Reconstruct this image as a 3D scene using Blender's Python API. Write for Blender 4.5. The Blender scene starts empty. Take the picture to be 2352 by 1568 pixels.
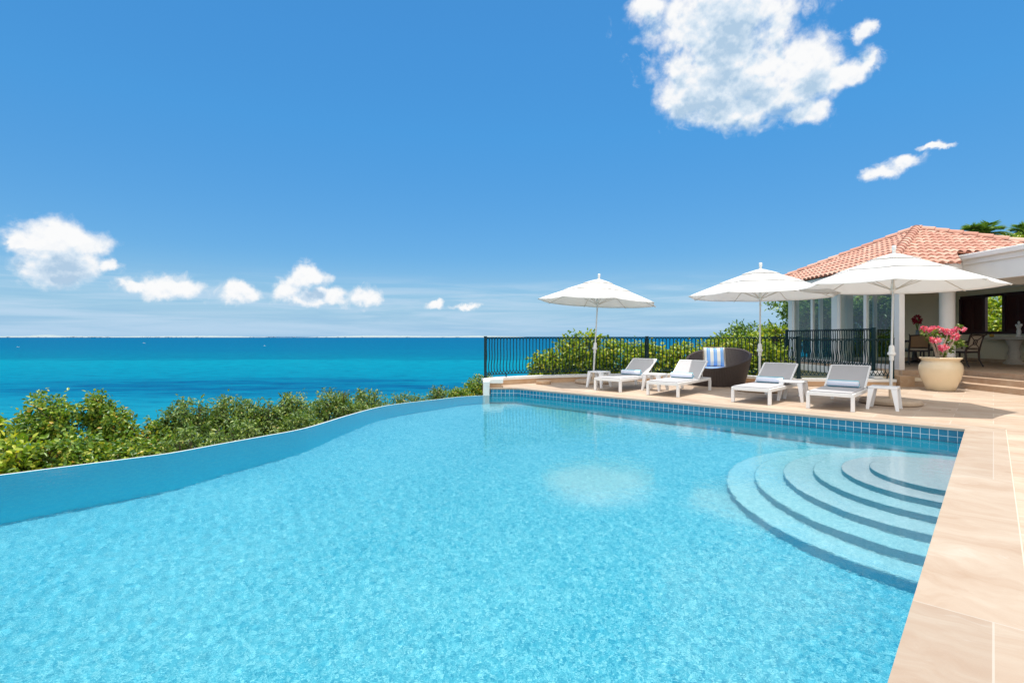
import bpy, bmesh, math, random
import numpy as np
from mathutils import Vector, Matrix

S = bpy.context.scene
COL = S.collection
R = math.radians

# ------------------------------------------------------------------ camera
cam = bpy.data.cameras.new('camera')
cam_o = bpy.data.objects.new('camera', cam)
COL.objects.link(cam_o)
cam_o.location = (0, 0, 1.25)
cam_o.rotation_euler = (R(90), 0, 0)
cam.sensor_width = 36
cam.lens = 18.245
cam.shift_y = -11.5 / 2352
cam.clip_start = 0.05
cam.clip_end = 90000
S.camera = cam_o

# ------------------------------------------------------------------ view
S.view_settings.view_transform = 'Standard'
S.view_settings.look = 'None'
S.view_settings.exposure = 0.55
S.view_settings.gamma = 1
S.cycles.max_bounces = 12
S.cycles.diffuse_bounces = 5
S.cycles.transparent_max_bounces = 12
S.cycles.caustics_reflective = False
S.cycles.caustics_refractive = True
S.cycles.sample_clamp_indirect = 6
S.cycles.use_denoising = True

# ------------------------------------------------------------------ sun
sun_vec = Vector((.03, .075, 1)).normalized()
sun = bpy.data.lights.new('sun', 'SUN')
sun.energy = 3.1
sun.angle = R(.55)
sun.color = (1, .955, .89)
sun.cycles.is_caustics_light = True
sun_o = bpy.data.objects.new('sun', sun)
COL.objects.link(sun_o)
sun_o.rotation_euler = sun_vec.to_track_quat('Z', 'Y').to_euler()
sun_o.location = (0, 0, 30)

# ------------------------------------------------------------------ node helper
class NB:
    """tiny expression builder over a node tree"""
    def __init__(s, nt): s.nt = nt
    def n(s, t, **kw):
        nd = s.nt.nodes.new(t)
        for k, v in kw.items(): setattr(nd, k, v)
        return nd
    def put(s, sock, v):
        if isinstance(v, bpy.types.NodeSocket): s.nt.links.new(v, sock)
        elif v is not None:
            if hasattr(sock.default_value, '__len__') and not hasattr(v, '__len__'):
                v = (v,) * len(sock.default_value)
            elif hasattr(v, '__len__') and len(sock.default_value) == 4 and len(v) == 3:
                v = (*v, 1)
            sock.default_value = v
    def m(s, op, a, b=None, c=None, clamp=False):
        nd = s.n('ShaderNodeMath', operation=op, use_clamp=clamp)
        for i, v in enumerate((a, b, c)):
            if v is not None: s.put(nd.inputs[i], v)
        return nd.outputs[0]
    def v(s, op, a, b=None, c=None):
        nd = s.n('ShaderNodeVectorMath', operation=op)
        for i, x in enumerate((a, b, c)):
            if x is not None: s.put(nd.inputs[i], x)
        return nd.outputs['Value'] if op in ('LENGTH', 'DOT_PRODUCT', 'DISTANCE') else nd.outputs[0]
    def sstep(s, x, a, b, lo=0., hi=1., kind='SMOOTHSTEP'):
        nd = s.n('ShaderNodeMapRange', interpolation_type=kind)
        for i, q in enumerate((x, a, b, lo, hi)): s.put(nd.inputs[i], q)
        return nd.outputs[0]
    def mix(s, f, a, b, mode='MIX'):
        nd = s.n('ShaderNodeMixRGB', blend_type=mode)
        s.put(nd.inputs[0], f); s.put(nd.inputs[1], a); s.put(nd.inputs[2], b)
        return nd.outputs[0]
    def noise(s, vec, scale, detail=3, rough=.55, dim='3D', dist=0., out=0):
        nd = s.n('ShaderNodeTexNoise', noise_dimensions=dim)
        s.put(nd.inputs['Vector'], vec); nd.inputs['Scale'].default_value = scale
        nd.inputs['Detail'].default_value = detail; nd.inputs['Roughness'].default_value = rough
        nd.inputs['Distortion'].default_value = dist
        return nd.outputs[out]
    def ramp(s, f, stops, interp='LINEAR'):
        nd = s.n('ShaderNodeValToRGB'); cr = nd.color_ramp; cr.interpolation = interp
        while len(cr.elements) < len(stops): cr.elements.new(.5)
        for e, (p, c) in zip(cr.elements, stops):
            e.position = p; e.color = (*c, 1) if len(c) == 3 else c
        s.put(nd.inputs[0], f)
        return nd.outputs[0]
    def comb(s, x, y, z):
        nd = s.n('ShaderNodeCombineXYZ')
        for i, q in enumerate((x, y, z)): s.put(nd.inputs[i], q)
        return nd.outputs[0]
    def sep(s, v):
        nd = s.n('ShaderNodeSeparateXYZ'); s.put(nd.inputs[0], v); return nd.outputs

# ------------------------------------------------------------------ world: sky with clouds
W = bpy.data.worlds.new('World'); S.world = W; W.use_nodes = True
def build_world():
    b = NB(W.node_tree)
    bg = W.node_tree.nodes['Background']
    sky = b.n('ShaderNodeTexSky', sky_type='NISHITA', sun_disc=False)
    sky.sun_elevation = math.asin(sun_vec.z)
    sky.sun_rotation = math.atan2(sun_vec.x, sun_vec.y)
    sky.altitude = 0; sky.air_density = 1.0; sky.dust_density = .35; sky.ozone_density = 3.0
    d = b.n('ShaderNodeTexCoord').outputs['Generated']
    x, y, z = b.sep(d)
    az = b.m('ARCTAN2', x, y)
    hyp = b.m('SQRT', b.m('ADD', b.m('MULTIPLY', x, x), b.m('MULTIPLY', y, y)))
    el = b.m('DIVIDE', z, b.m('MAXIMUM', hyp, .02))
    p0 = b.comb(az, el, 0)
    def ang(px, py):
        a = math.atan((px - 1176) / 1192)
        return a, (772.5 - py) / 1192 * math.cos(a)
    blobs = [(1672, 40, 165, 150), (1660, 130, 110, 90), (1579, 207, 72, 66), (1705, 250, 125, 40), (1865, 150, 70, 82),
             (1950, 165, 66, 30), (1998, 140, 24, 34), (1983, 72, 26, 24), (1845, 262, 54, 26), (1492, 18, 44, 36),
             (2025, 394, 50, 15), (2072, 376, 42, 14), (1790, 60, 36, 60), (1560, 150, 42, 40),
             (148, 590, 74, 52), (1640, 215, 60, 55), (1725, 170, 95, 75), (1800, 220, 60, 42), (150, 560, 90, 44), (140, 620, 82, 36), (255, 612, 26, 16), (292, 658, 40, 14), (397, 660, 70, 26), (60,560,26,14),
             (547, 668, 42, 20), (714, 632, 36, 24), (676, 664, 32, 28), (735, 684, 80, 18), (836, 682, 28, 22),
             (1000, 700, 18, 9), (1070, 704, 28, 7), (2150, 338, 34, 7)]
    w = b.v('MULTIPLY_ADD', b.noise(d, 20, 5, .62, out=1), (.056, .04, 0), (-.028, -.02, 0))
    def field(off):
        # distance to the nearest of the cloud's lobes: 0 at a lobe's heart, 1 at its rim
        p = b.v('ADD', b.v('ADD', p0, w), (0, off, 0))
        dm = None
        for px, py, rx, ry in blobs:
            a, e = ang(px, py); c2 = math.cos(a) ** 2
            ra, re = rx * 1.08 / 1192 * c2, ry * 1.1 / 1192 * math.cos(a)
            ln = b.v('LENGTH', b.v('MULTIPLY_ADD', p, (1 / ra, 1 / re, 0), (-a / ra, -e / re, 0)))
            dm = ln if dm is None else b.m('SMOOTH_MIN', dm, ln, .3)
        return b.m('SUBTRACT', 1., dm)
    T = field(0); Tu = field(.034)
    def puff(q):
        v1 = b.n('ShaderNodeTexVoronoi', feature='SMOOTH_F1'); v1.inputs['Scale'].default_value = 30; v1.inputs['Smoothness'].default_value = .5
        v2 = b.n('ShaderNodeTexVoronoi', feature='SMOOTH_F1'); v2.inputs['Scale'].default_value = 68; v2.inputs['Smoothness'].default_value = .5
        qq = b.v('ADD', q, b.v('MULTIPLY_ADD', b.noise(q, 40, 3, .6, out=1), (.016,) * 3, (-.008,) * 3))
        b.put(v1.inputs['Vector'], qq); b.put(v2.inputs['Vector'], qq)
        return b.m('ADD', b.m('MULTIPLY_ADD', v1.outputs['Distance'], -.85, .36), b.m('MULTIPLY_ADD', v2.outputs['Distance'], -.45, .18))
    f = b.noise(d, 18, 9, .60)
    pu = puff(d); pv = puff(b.v('ADD', d, (0, 0, .006)))
    D = b.m('ADD', b.m('ADD', b.m('MULTIPLY_ADD', T, 1.05, .16), b.m('MULTIPLY_ADD', f, 1.9, -.95)), b.m('MULTIPLY', pu, .42))
    alpha = b.sstep(D, -.16, .62)
    wisp = b.noise(b.v('ADD', d, b.v('MULTIPLY_ADD', b.noise(d, 9, 3, .6, out=1), (.12,) * 3, (-.06,) * 3)), 26, 9, .66)
    alpha = b.m('MAXIMUM', alpha, b.m('MULTIPLY', b.sstep(b.m('ADD', T, b.m('MULTIPLY_ADD', wisp, 3.4, -1.5)), -.05, 1.0), .55))
    tint = b.ramp(b.sstep(el, 0, .55, kind='LINEAR'), [(0, (.62, .93, 1.05)), (.2, (.50, .87, 1.12)), (.42, (.46, .98, 1.25)), (.7, (.42, 1.12, 1.42)), (1, (.42, 1.16, 1.48))])
    skyc = b.mix(1, sky.outputs[0], tint, 'MULTIPLY')
    skyc = b.mix(b.sstep(el, .16, -.01, 0, .9), skyc, (3.35, 5.35, 7.6))
    # thin stratus streaks low over the sea
    sv = b.comb(b.m('MULTIPLY', az, 2.0), b.m('MULTIPLY', el, 30), 0)
    st = b.noise(sv, 1.6, 6, .62, dist=.5)
    band = b.m('MULTIPLY', b.sstep(el, .125, .07), b.sstep(el, -.01, .012))
    skyc = b.mix(b.m('MULTIPLY', b.m('MULTIPLY', b.sstep(st, .40, .66), band), .75), skyc, (4.7, 6.3, 7.9))
    skyc = b.mix(b.m('MULTIPLY', b.m('MULTIPLY', b.sstep(st, .50, .30), band), .40), skyc, (2.5, 4.6, 6.9))
    # grey where thick cloud lies above, bright on the puffs' upper sides
    high = b.sstep(el, .15, .4)                # far clouds are seen side-on: bright tops, grey feet; the near one from below: grey heart
    g0 = b.m('SUBTRACT', b.m('ADD', Tu, b.m('MULTIPLY_ADD', b.noise(d, 11, 7, .58), 1.3, -.65)), b.m('MULTIPLY_ADD', high, .20, -.10))
    grey = b.m('MULTIPLY', b.sstep(g0, -.2, 1.0), 1.)
    relief = b.m('ADD', b.m('MULTIPLY', b.m('SUBTRACT', pv, pu), .9), b.m('MULTIPLY', b.m('SUBTRACT', b.noise(b.v('ADD', d, (0, 0, .007)), 18, 9, .60), f), 2.4))
    tone = b.m('ADD', grey, relief)
    ccol = b.ramp(tone, [(0, (.88, .885, .89)), (.22, (.83, .85, .875)), (.55, (.63, .73, .83)), (1, (.40, .55, .71))])
    ccol = b.v('MULTIPLY', ccol, (10., 10., 10.))
    cloudy = b.mix(alpha, skyc, ccol)
    # unseen bright cloud added behind the camera and overhead to lift the fill light
    f2 = b.noise(d, 2.4, 8, .6)
    away = b.m('MAXIMUM', b.m('MULTIPLY', b.sstep(y, .0, -.35), b.sstep(el, .02, .12)), b.sstep(el, .95, 1.5))
    back = b.m('MULTIPLY', away, b.sstep(f2, .30, .50))
    skyc = b.mix(back, skyc, (15.5, 15.2, 14.6))
    # the costly cumulus nodes are only evaluated in the two parts of the sky that hold them
    def part(x0, x1, y0, y1):
        g = None
        for v, op, q in ((az, 'GREATER_THAN', ang(x0, 0)[0]), (az, 'LESS_THAN', ang(x1, 0)[0]), (el, 'GREATER_THAN', (772.5 - y1) / 1192 * .62), (el, 'LESS_THAN', (772.5 - y0) / 1192)):
            c = b.m(op, v, q); g = c if g is None else b.m('MULTIPLY', g, c)
        return g
    inside = b.m('MAXIMUM', part(1380, 2260, -260, 470), part(-80, 1160, 480, 735))
    bg2 = b.n('ShaderNodeBackground'); b.put(bg2.inputs[0], cloudy); bg2.inputs[1].default_value = .075
    b.put(bg.inputs[0], skyc); bg.inputs[1].default_value = .075
    ms = b.n('ShaderNodeMixShader'); b.put(ms.inputs[0], inside); b.put(ms.inputs[1], bg.outputs[0]); b.put(ms.inputs[2], bg2.outputs[0])
    b.put(W.node_tree.nodes['World Output'].inputs[0], ms.outputs[0])
build_world()
W.cycles.sampling_method = 'MANUAL'
W.cycles.sample_map_resolution = 512

# ------------------------------------------------------------------ helpers
def tag(o, label=None, cat=None, group=None, kind=None):
    if label: o['label'] = label
    if cat: o['category'] = cat
    if group: o['group'] = group
    if kind: o['kind'] = kind
    return o
def thing(name, label, cat, loc=(0, 0, 0), rz=0., group=None, rot=None):
    o = bpy.data.objects.new(name, None); COL.objects.link(o)
    o.empty_display_size = .2
    o.location = loc
    o.rotation_euler = rot if rot else (0, 0, rz)
    return tag(o, label, cat, group)

class MB:
    def __init__(s): s.V = []; s.F = []
    def add(s, vs, fs, M=None):
        k = len(s.V)
        s.V += [tuple(M @ Vector(v)) for v in vs] if M else [tuple(v) for v in vs]
        s.F += [tuple(i + k for i in f) for f in fs]; return s
    def box(s, a, b, M=None, bev=0.):
        x0, y0, z0 = (min(p, q) for p, q in zip(a, b)); x1, y1, z1 = (max(p, q) for p, q in zip(a, b))
        if bev <= 0:
            v = [(x, y, z) for z in (z0, z1) for y in (y0, y1) for x in (x0, x1)]
            return s.add(v, [(0, 2, 3, 1), (4, 5, 7, 6), (0, 1, 5, 4), (2, 6, 7, 3), (0, 4, 6, 2), (1, 3, 7, 5)], M)
        bm = bmesh.new(); bmesh.ops.create_cube(bm, size=1)
        for v in bm.verts:
            v.co = Vector(((x0 + x1) / 2 + v.co.x * (x1 - x0), (y0 + y1) / 2 + v.co.y * (y1 - y0), (z0 + z1) / 2 + v.co.z * (z1 - z0)))
        bmesh.ops.bevel(bm, geom=bm.edges[:], offset=bev, segments=2, affect='EDGES', profile=.5)
        s.bm(bm, M); return s
    def bm(s, bm, M=None):
        bm.verts.index_update()
        s.add([v.co[:] for v in bm.verts], [[v.index for v in f.verts] for f in bm.faces], M); bm.free(); return s
    def tube(s, pts, r, seg=8, cap=True, M=None):
        pts = [Vector(p) for p in pts]; n = len(pts)
        rs = r if hasattr(r, '__len__') else [r] * n
        vs = []; fs = []; ref = None
        for i, p in enumerate(pts):
            t = (pts[min(i + 1, n - 1)] - pts[max(i - 1, 0)]).normalized()
            if ref is None: ref = Vector((1, 0, 0)) if abs(t.x) < .8 else Vector((0, 1, 0))
            u = (ref - t * ref.dot(t)).normalized(); w = t.cross(u); ref = u
            for k in range(seg):
                a = 2 * math.pi * k / seg
                vs.append(p + (u * math.cos(a) + w * math.sin(a)) * rs[i])
        for i in range(n - 1):
            for k in range(seg):
                k2 = (k + 1) % seg
                fs.append((i * seg + k, i * seg + k2, (i + 1) * seg + k2, (i + 1) * seg + k))
        if cap:
            fs.append(tuple(range(seg))[::-1]); fs.append(tuple((n - 1) * seg + k for k in range(seg)))
        return s.add(vs, fs, M)
    def lathe(s, prof, seg=32, M=None, sx=1., sy=1.):
        vs = []; fs = []
        for r, z in prof:
            for k in range(seg):
                a = 2 * math.pi * k / seg
                vs.append((r * sx * math.cos(a), r * sy * math.sin(a), z))
        for i in range(len(prof) - 1):
            for k in range(seg):
                k2 = (k + 1) % seg
                fs.append((i * seg + k, i * seg + k2, (i + 1) * seg + k2, (i + 1) * seg + k))
        if prof[0][0] > 1e-4: fs.append(tuple(range(seg))[::-1])
        if prof[-1][0] > 1e-4: fs.append(tuple((len(prof) - 1) * seg + k for k in range(seg)))
        return s.add(vs, fs, M)
    def prism(s, poly, z0, z1, M=None):
        n = len(poly)
        ar = sum(poly[i][0] * poly[(i + 1) % n][1] - poly[(i + 1) % n][0] * poly[i][1] for i in range(n))
        if ar < 0: poly = poly[::-1]
        vs = [(x, y, z0) for x, y in poly] + [(x, y, z1) for x, y in poly]
        fs = [tuple(range(n))[::-1], tuple(range(n, 2 * n))]
        fs += [(i, (i + 1) % n, n + (i + 1) % n, n + i) for i in range(n)]
        return s.add(vs, fs, M)
    def build(s, name, mat, parent=None, smooth=None, solid=0., origin=None):
        me = bpy.data.meshes.new(name)
        o0 = Vector(origin) if origin is not None else Vector((0, 0, 0))
        me.from_pydata([tuple(Vector(v) - o0) for v in s.V], [], s.F)
        me.materials.append(mat); me.validate(); me.update()
        if smooth is not None: smooth_angle(me, smooth)
        o = bpy.data.objects.new(name, me); COL.objects.link(o)
        if parent: o.parent = parent
        elif origin is not None: o.location = o0
        if solid:
            md = o.modifiers.new('solid', 'SOLIDIFY'); md.thickness = solid; md.offset = 0
        return o

def smooth_angle(me, deg):
    me.polygons.foreach_set('use_smooth', [True] * len(me.polygons))
    me.set_sharp_from_angle(angle=R(deg))

def copy_tree(o, parent=None):
    c = o.copy(); COL.objects.link(c); c.parent = parent
    for ch in list(o.children): copy_tree(ch, c)
    return c

def catmull(pts, n=8):
    P = [Vector(p) for p in pts]; P = [2 * P[0] - P[1]] + P + [2 * P[-1] - P[-2]]; out = []
    for i in range(1, len(P) - 2):
        a, b, c, d = P[i - 1:i + 3]
        for k in range(n):
            t = k / n
            out.append(.5 * ((2 * b) + (c - a) * t + (2 * a - 5 * b + 4 * c - d) * t * t + (3 * b - a - 3 * c + d) * t ** 3))
    out.append(P[-2]); return out
def resample(pts, step):
    L = [0.]
    for a, b in zip(pts, pts[1:]): L.append(L[-1] + (b - a).length)
    n = max(1, round(L[-1] / step)); out = []; j = 0
    for i in range(n + 1):
        t = L[-1] * i / n
        while j < len(L) - 2 and L[j + 1] < t: j += 1
        out.append(pts[j].lerp(pts[j + 1], (t - L[j]) / max(1e-9, L[j + 1] - L[j])))
    return out
def offset(pts, d):
    out = []
    for i, p in enumerate(pts):
        t = (pts[min(i + 1, len(pts) - 1)] - pts[max(i - 1, 0)]).normalized()
        out.append(p + Vector((-t.y, t.x)) * d)
    return out

# ------------------------------------------------------------------ materials
def pmat(name, col, rough=.6, spec=.4, var=.12, vscale=6., bump=0., bscale=40., metal=0., sheen=0.):
    m = bpy.data.materials.new(name); m.use_nodes = True
    b = NB(m.node_tree); p = m.node_tree.nodes['Principled BSDF']
    tc = b.n('ShaderNodeTexCoord').outputs['Object']
    p.inputs['Roughness'].default_value = rough; p.inputs['Specular IOR Level'].default_value = spec
    p.inputs['Metallic'].default_value = metal
    if var:
        f = b.noise(tc, vscale, 5, .6)
        lo = tuple(c * (1 - var) for c in col); hi = tuple(min(1, c * (1 + var)) for c in col)
        b.put(p.inputs['Base Color'], b.mix(f, lo, hi))
    else: p.inputs['Base Color'].default_value = (*col, 1)
    if bump:
        bp = b.n('ShaderNodeBump'); bp.inputs['Strength'].default_value = .6; bp.inputs['Distance'].default_value = bump
        b.put(bp.inputs['Height'], b.noise(tc, bscale, 4)); b.put(p.inputs['Normal'], bp.outputs[0])
    return m

POOL_ROT = math.atan2(.680, -.733)          # direction of the back edge of the pool
def travertine(name, tint=(1, 1, 1), joints=(.92, .46), jw=.006, rot=POOL_ROT):
    m = bpy.data.materials.new(name); m.use_nodes = True
    b = NB(m.node_tree); p = m.node_tree.nodes['Principled BSDF']
    tc = b.n('ShaderNodeTexCoord').outputs['Object']
    mp = b.n('ShaderNodeMapping'); mp.inputs['Rotation'].default_value = (0, 0, -rot); b.put(mp.inputs['Vector'], tc)
    v = mp.outputs[0]
    warp = b.noise(v, 1.1, 3, .6, out=1)
    vw = b.v('ADD', v, b.v('MULTIPLY_ADD', warp, (1.1, .9, 0), (-.55, -.45, 0)))
    vein = b.noise(b.v('MULTIPLY', vw, (1.0, 2.3, 4)), 1.5, 8, .64)
    vein2 = b.noise(b.v('MULTIPLY', vw, (2.2, 6, 8)), 1.8, 7, .64)
    c = b.ramp(vein, [(.3, (.54, .375, .25)), (.45, (.605, .45, .32)), (.58, (.65, .51, .375)), (.72, (.70, .585, .455))])
    c = b.mix(b.sstep(vein2, .58, .8, 0, .7), c, (.78, .70, .59))
    c = b.mix(b.m('MULTIPLY', b.sstep(vein2, .42, .28), .35), c, (.52, .35, .24))
    if joints:
        br = b.n('ShaderNodeTexBrick'); b.put(br.inputs['Vector'], v)
        br.inputs['Scale'].default_value = 1; br.inputs['Brick Width'].default_value = joints[0]; br.inputs['Row Height'].default_value = joints[1]
        br.inputs['Mortar Size'].default_value = jw; br.inputs['Mortar Smooth'].default_value = .2; br.inputs['Bias'].default_value = 0
        br.inputs['Color1'].default_value = (.88, .86, .85, 1); br.inputs['Color2'].default_value = (1.05, 1.04, 1.03, 1); br.inputs['Mortar'].default_value = (1, 1, 1, 1)
        c = b.mix(1, c, br.outputs['Color'], 'MULTIPLY')
        c = b.mix(b.m('MULTIPLY', br.outputs['Fac'], .55), c, (.74, .66, .55))
    c = b.mix(1, c, tint, 'MULTIPLY')
    pit = b.n('ShaderNodeTexVoronoi'); pit.inputs['Scale'].default_value = 55; b.put(pit.inputs['Vector'], b.v('MULTIPLY', v, (.5, 1.4, 1)))
    c = b.mix(b.m('MULTIPLY', b.sstep(pit.outputs['Distance'], .16, .05), b.sstep(b.noise(v, 5, 3), .52, .66, 0, .6)), c, (.33, .22, .14))
    b.put(p.inputs['Base Color'], c)
    p.inputs['Roughness'].default_value = .62; p.inputs['Specular IOR Level'].default_value = .3
    bp = b.n('ShaderNodeBump'); bp.inputs['Strength'].default_value = .35; bp.inputs['Distance'].default_value = .004
    b.put(bp.inputs['Height'], b.m('ADD', vein2, b.noise(v, 90, 3))); b.put(p.inputs['Normal'], bp.outputs[0])
    return m

def pebble_ripple(name, dark, mid, light, scale=34., pale_spots=False):
    m = bpy.data.materials.new(name); m.use_nodes = True
    b = NB(m.node_tree); p = m.node_tree.nodes['Principled BSDF']
    tc = b.n('ShaderNodeTexCoord').outputs['Object']
    vo = b.n('ShaderNodeTexVoronoi'); vo.inputs['Scale'].default_value = scale; b.put(vo.inputs['Vector'], tc)
    r, g, bl = b.sep(vo.outputs['Color'])
    v2 = b.n('ShaderNodeTexVoronoi'); v2.inputs['Scale'].default_value = scale * 2.1; b.put(v2.inputs['Vector'], tc)
    r2 = b.sep(v2.outputs['Color'])[0]
    t = b.m('ADD', b.m('MULTIPLY', r, .62), b.m('MULTIPLY', r2, .38))
    c = b.ramp(t, [(.12, dark), (.5, mid), (.9, light)])
    c = b.mix(b.sstep(b.noise(tc, .9, 4, .6), .35, .75, 0, .14), c, light)
    if pale_spots:                                   # two soft pale patches set by position in the floor colour
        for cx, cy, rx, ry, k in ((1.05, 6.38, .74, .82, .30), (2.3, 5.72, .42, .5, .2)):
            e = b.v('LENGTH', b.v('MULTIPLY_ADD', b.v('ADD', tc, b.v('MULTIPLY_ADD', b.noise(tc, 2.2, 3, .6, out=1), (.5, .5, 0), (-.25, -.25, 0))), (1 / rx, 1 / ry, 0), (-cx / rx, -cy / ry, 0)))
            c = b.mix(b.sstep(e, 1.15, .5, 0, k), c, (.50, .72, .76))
    b.put(p.inputs['Base Color'], c); p.inputs['Roughness'].default_value = .75; p.inputs['Specular IOR Level'].default_value = .15
    return m

def tile_mat():
    m = bpy.data.materials.new('pool_tile'); m.use_nodes = True
    b = NB(m.node_tree); p = m.node_tree.nodes['Principled BSDF']
    uv = b.n('ShaderNodeTexCoord').outputs['UV']
    br = b.n('ShaderNodeTexBrick', offset=0.); b.put(br.inputs['Vector'], uv)
    br.inputs['Scale'].default_value = 1; br.inputs['Brick Width'].default_value = .1; br.inputs['Row Height'].default_value = .105
    br.inputs['Mortar Size'].default_value = .0027; br.inputs['Mortar Smooth'].default_value = .1; br.inputs['Bias'].default_value = 0
    br.inputs['Color1'].default_value = (.002, .155, .28, 1); br.inputs['Color2'].default_value = (.004, .21, .345, 1); br.inputs['Mortar'].default_value = (.72, .76, .76, 1)
    b.put(p.inputs['Base Color'], br.outputs['Color'])
    b.put(p.inputs['Roughness'], b.sstep(br.outputs['Fac'], 0, 1, .12, .7))
    return m

def water_mat():
    m = bpy.data.materials.new('pool_water'); m.use_nodes = True
    nt = m.node_tree; nt.nodes.clear(); b = NB(nt)
    rf = b.n('ShaderNodeBsdfRefraction'); rf.inputs['IOR'].default_value = 1.33; rf.inputs['Roughness'].default_value = 0; rf.inputs['Color'].default_value = (.88, .985, 1, 1)
    gl = b.n('ShaderNodeBsdfGlossy'); gl.inputs['Roughness'].default_value = .02
    fr = b.n('ShaderNodeFresnel'); fr.inputs['IOR'].default_value = 1.33
    mx = b.n('ShaderNodeMixShader')
    bp = b.n('ShaderNodeBump'); bp.inputs['Strength'].default_value = 1.; bp.inputs['Distance'].default_value = .0007
    b.put(bp.inputs['Height'], b.noise(b.n('ShaderNodeTexCoord').outputs['Object'], 40, 1.5, .55))
    for q in (rf, gl, fr): b.put(q.inputs['Normal'], bp.outputs[0])
    b.put(mx.inputs[0], fr.outputs[0]); b.put(mx.inputs[1], rf.outputs[0]); b.put(mx.inputs[2], gl.outputs[0])
    b.put(b.n('ShaderNodeOutputMaterial').inputs[0], mx.outputs[0])
    return m

def leaf_mat(name, stops, rough=.38, trans=.35):
    m = bpy.data.materials.new(name); m.use_nodes = True
    nt = m.node_tree; b = NB(nt); p = nt.nodes['Principled BSDF']; out = nt.nodes['Material Output']
    g = b.n('ShaderNodeNewGeometry')
    c = b.ramp(g.outputs['Random Per Island'], stops)
    b.put(p.inputs['Base Color'], c); p.inputs['Roughness'].default_value = rough; p.inputs['Specular IOR Level'].default_value = .45
    tr = b.n('ShaderNodeBsdfTranslucent'); b.put(tr.inputs[0], b.mix(1, c, (1.25, 1.35, .55), 'MULTIPLY'))
    mx = b.n('ShaderNodeMixShader'); mx.inputs[0].default_value = trans
    b.put(mx.inputs[1], p.outputs[0]); b.put(mx.inputs[2], tr.outputs[0]); b.put(out.inputs[0], mx.outputs[0])
    return m

def fabric_mat(name, col, trans=.3, scale=900):
    m = bpy.data.materials.new(name); m.use_nodes = True
    nt = m.node_tree; b = NB(nt); p = nt.nodes['Principled BSDF']; out = nt.nodes['Material Output']
    tc = b.n('ShaderNodeTexCoord').outputs['Object']
    c = b.mix(b.noise(tc, 3, 4), tuple(x * .94 for x in col), col)
    b.put(p.inputs['Base Color'], c); p.inputs['Roughness'].default_value = .9; p.inputs['Specular IOR Level'].default_value = .1
    bp = b.n('ShaderNodeBump'); bp.inputs['Strength'].default_value = .25; bp.inputs['Distance'].default_value = .02
    b.put(bp.inputs['Height'], b.noise(tc, 5, 3)); b.put(p.inputs['Normal'], bp.outputs[0])
    tr = b.n('ShaderNodeBsdfTranslucent'); b.put(tr.inputs[0], c)
    mx = b.n('ShaderNodeMixShader'); mx.inputs[0].default_value = trans
    b.put(mx.inputs[1], p.outputs[0]); b.put(mx.inputs[2], tr.outputs[0]); b.put(out.inputs[0], mx.outputs[0])
    return m

def glass_mat():
    m = bpy.data.materials.new('window_glass'); m.use_nodes = True
    nt = m.node_tree; nt.nodes.clear(); b = NB(nt)
    tr = b.n('ShaderNodeBsdfTransparent'); tr.inputs[0].default_value = (.86, .92, .91, 1)
    gl = b.n('ShaderNodeBsdfGlossy'); gl.inputs['Roughness'].default_value = 0
    g = b.n('ShaderNodeNewGeometry')                  # Schlick reflectance, the same from both sides of the pane
    c_ = b.m('ABSOLUTE', b.v('DOT_PRODUCT', g.outputs['Incoming'], g.outputs['Normal']))
    fr = b.m('MULTIPLY_ADD', b.m('POWER', b.m('SUBTRACT', 1, c_, clamp=True), 5), .93, .045)
    mx = b.n('ShaderNodeMixShader'); b.put(mx.inputs[0], fr); b.put(mx.inputs[1], tr.outputs[0]); b.put(mx.inputs[2], gl.outputs[0])
    b.put(b.n('ShaderNodeOutputMaterial').inputs[0], mx.outputs[0])
    return m

def wicker_mat():
    m = bpy.data.materials.new('wicker'); m.use_nodes = True
    b = NB(m.node_tree); p = m.node_tree.nodes['Principled BSDF']
    tc = b.n('ShaderNodeTexCoord').outputs['Object']
    x, y, z = b.sep(tc)
    a = b.m('ARCTAN2', x, y)
    s1 = b.m('SINE', b.m('MULTIPLY', z, 420.))
    s2 = b.m('SINE', b.m('MULTIPLY', a, 120.))
    h = b.m('ADD', s1, b.m('MULTIPLY', s2, s1))
    f = b.noise(tc, 30, 3)
    c = b.mix(b.m('ADD', b.m('MULTIPLY', f, .6), b.m('MULTIPLY', h, .12)), (.028, .018, .015), (.105, .072, .058))
    b.put(p.inputs['Base Color'], c); p.inputs['Roughness'].default_value = .5
    bp = b.n('ShaderNodeBump'); bp.inputs['Strength'].default_value = .7; bp.inputs['Distance'].default_value = .004
    b.put(bp.inputs['Height'], h); b.put(p.inputs['Normal'], bp.outputs[0])
    return m

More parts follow.
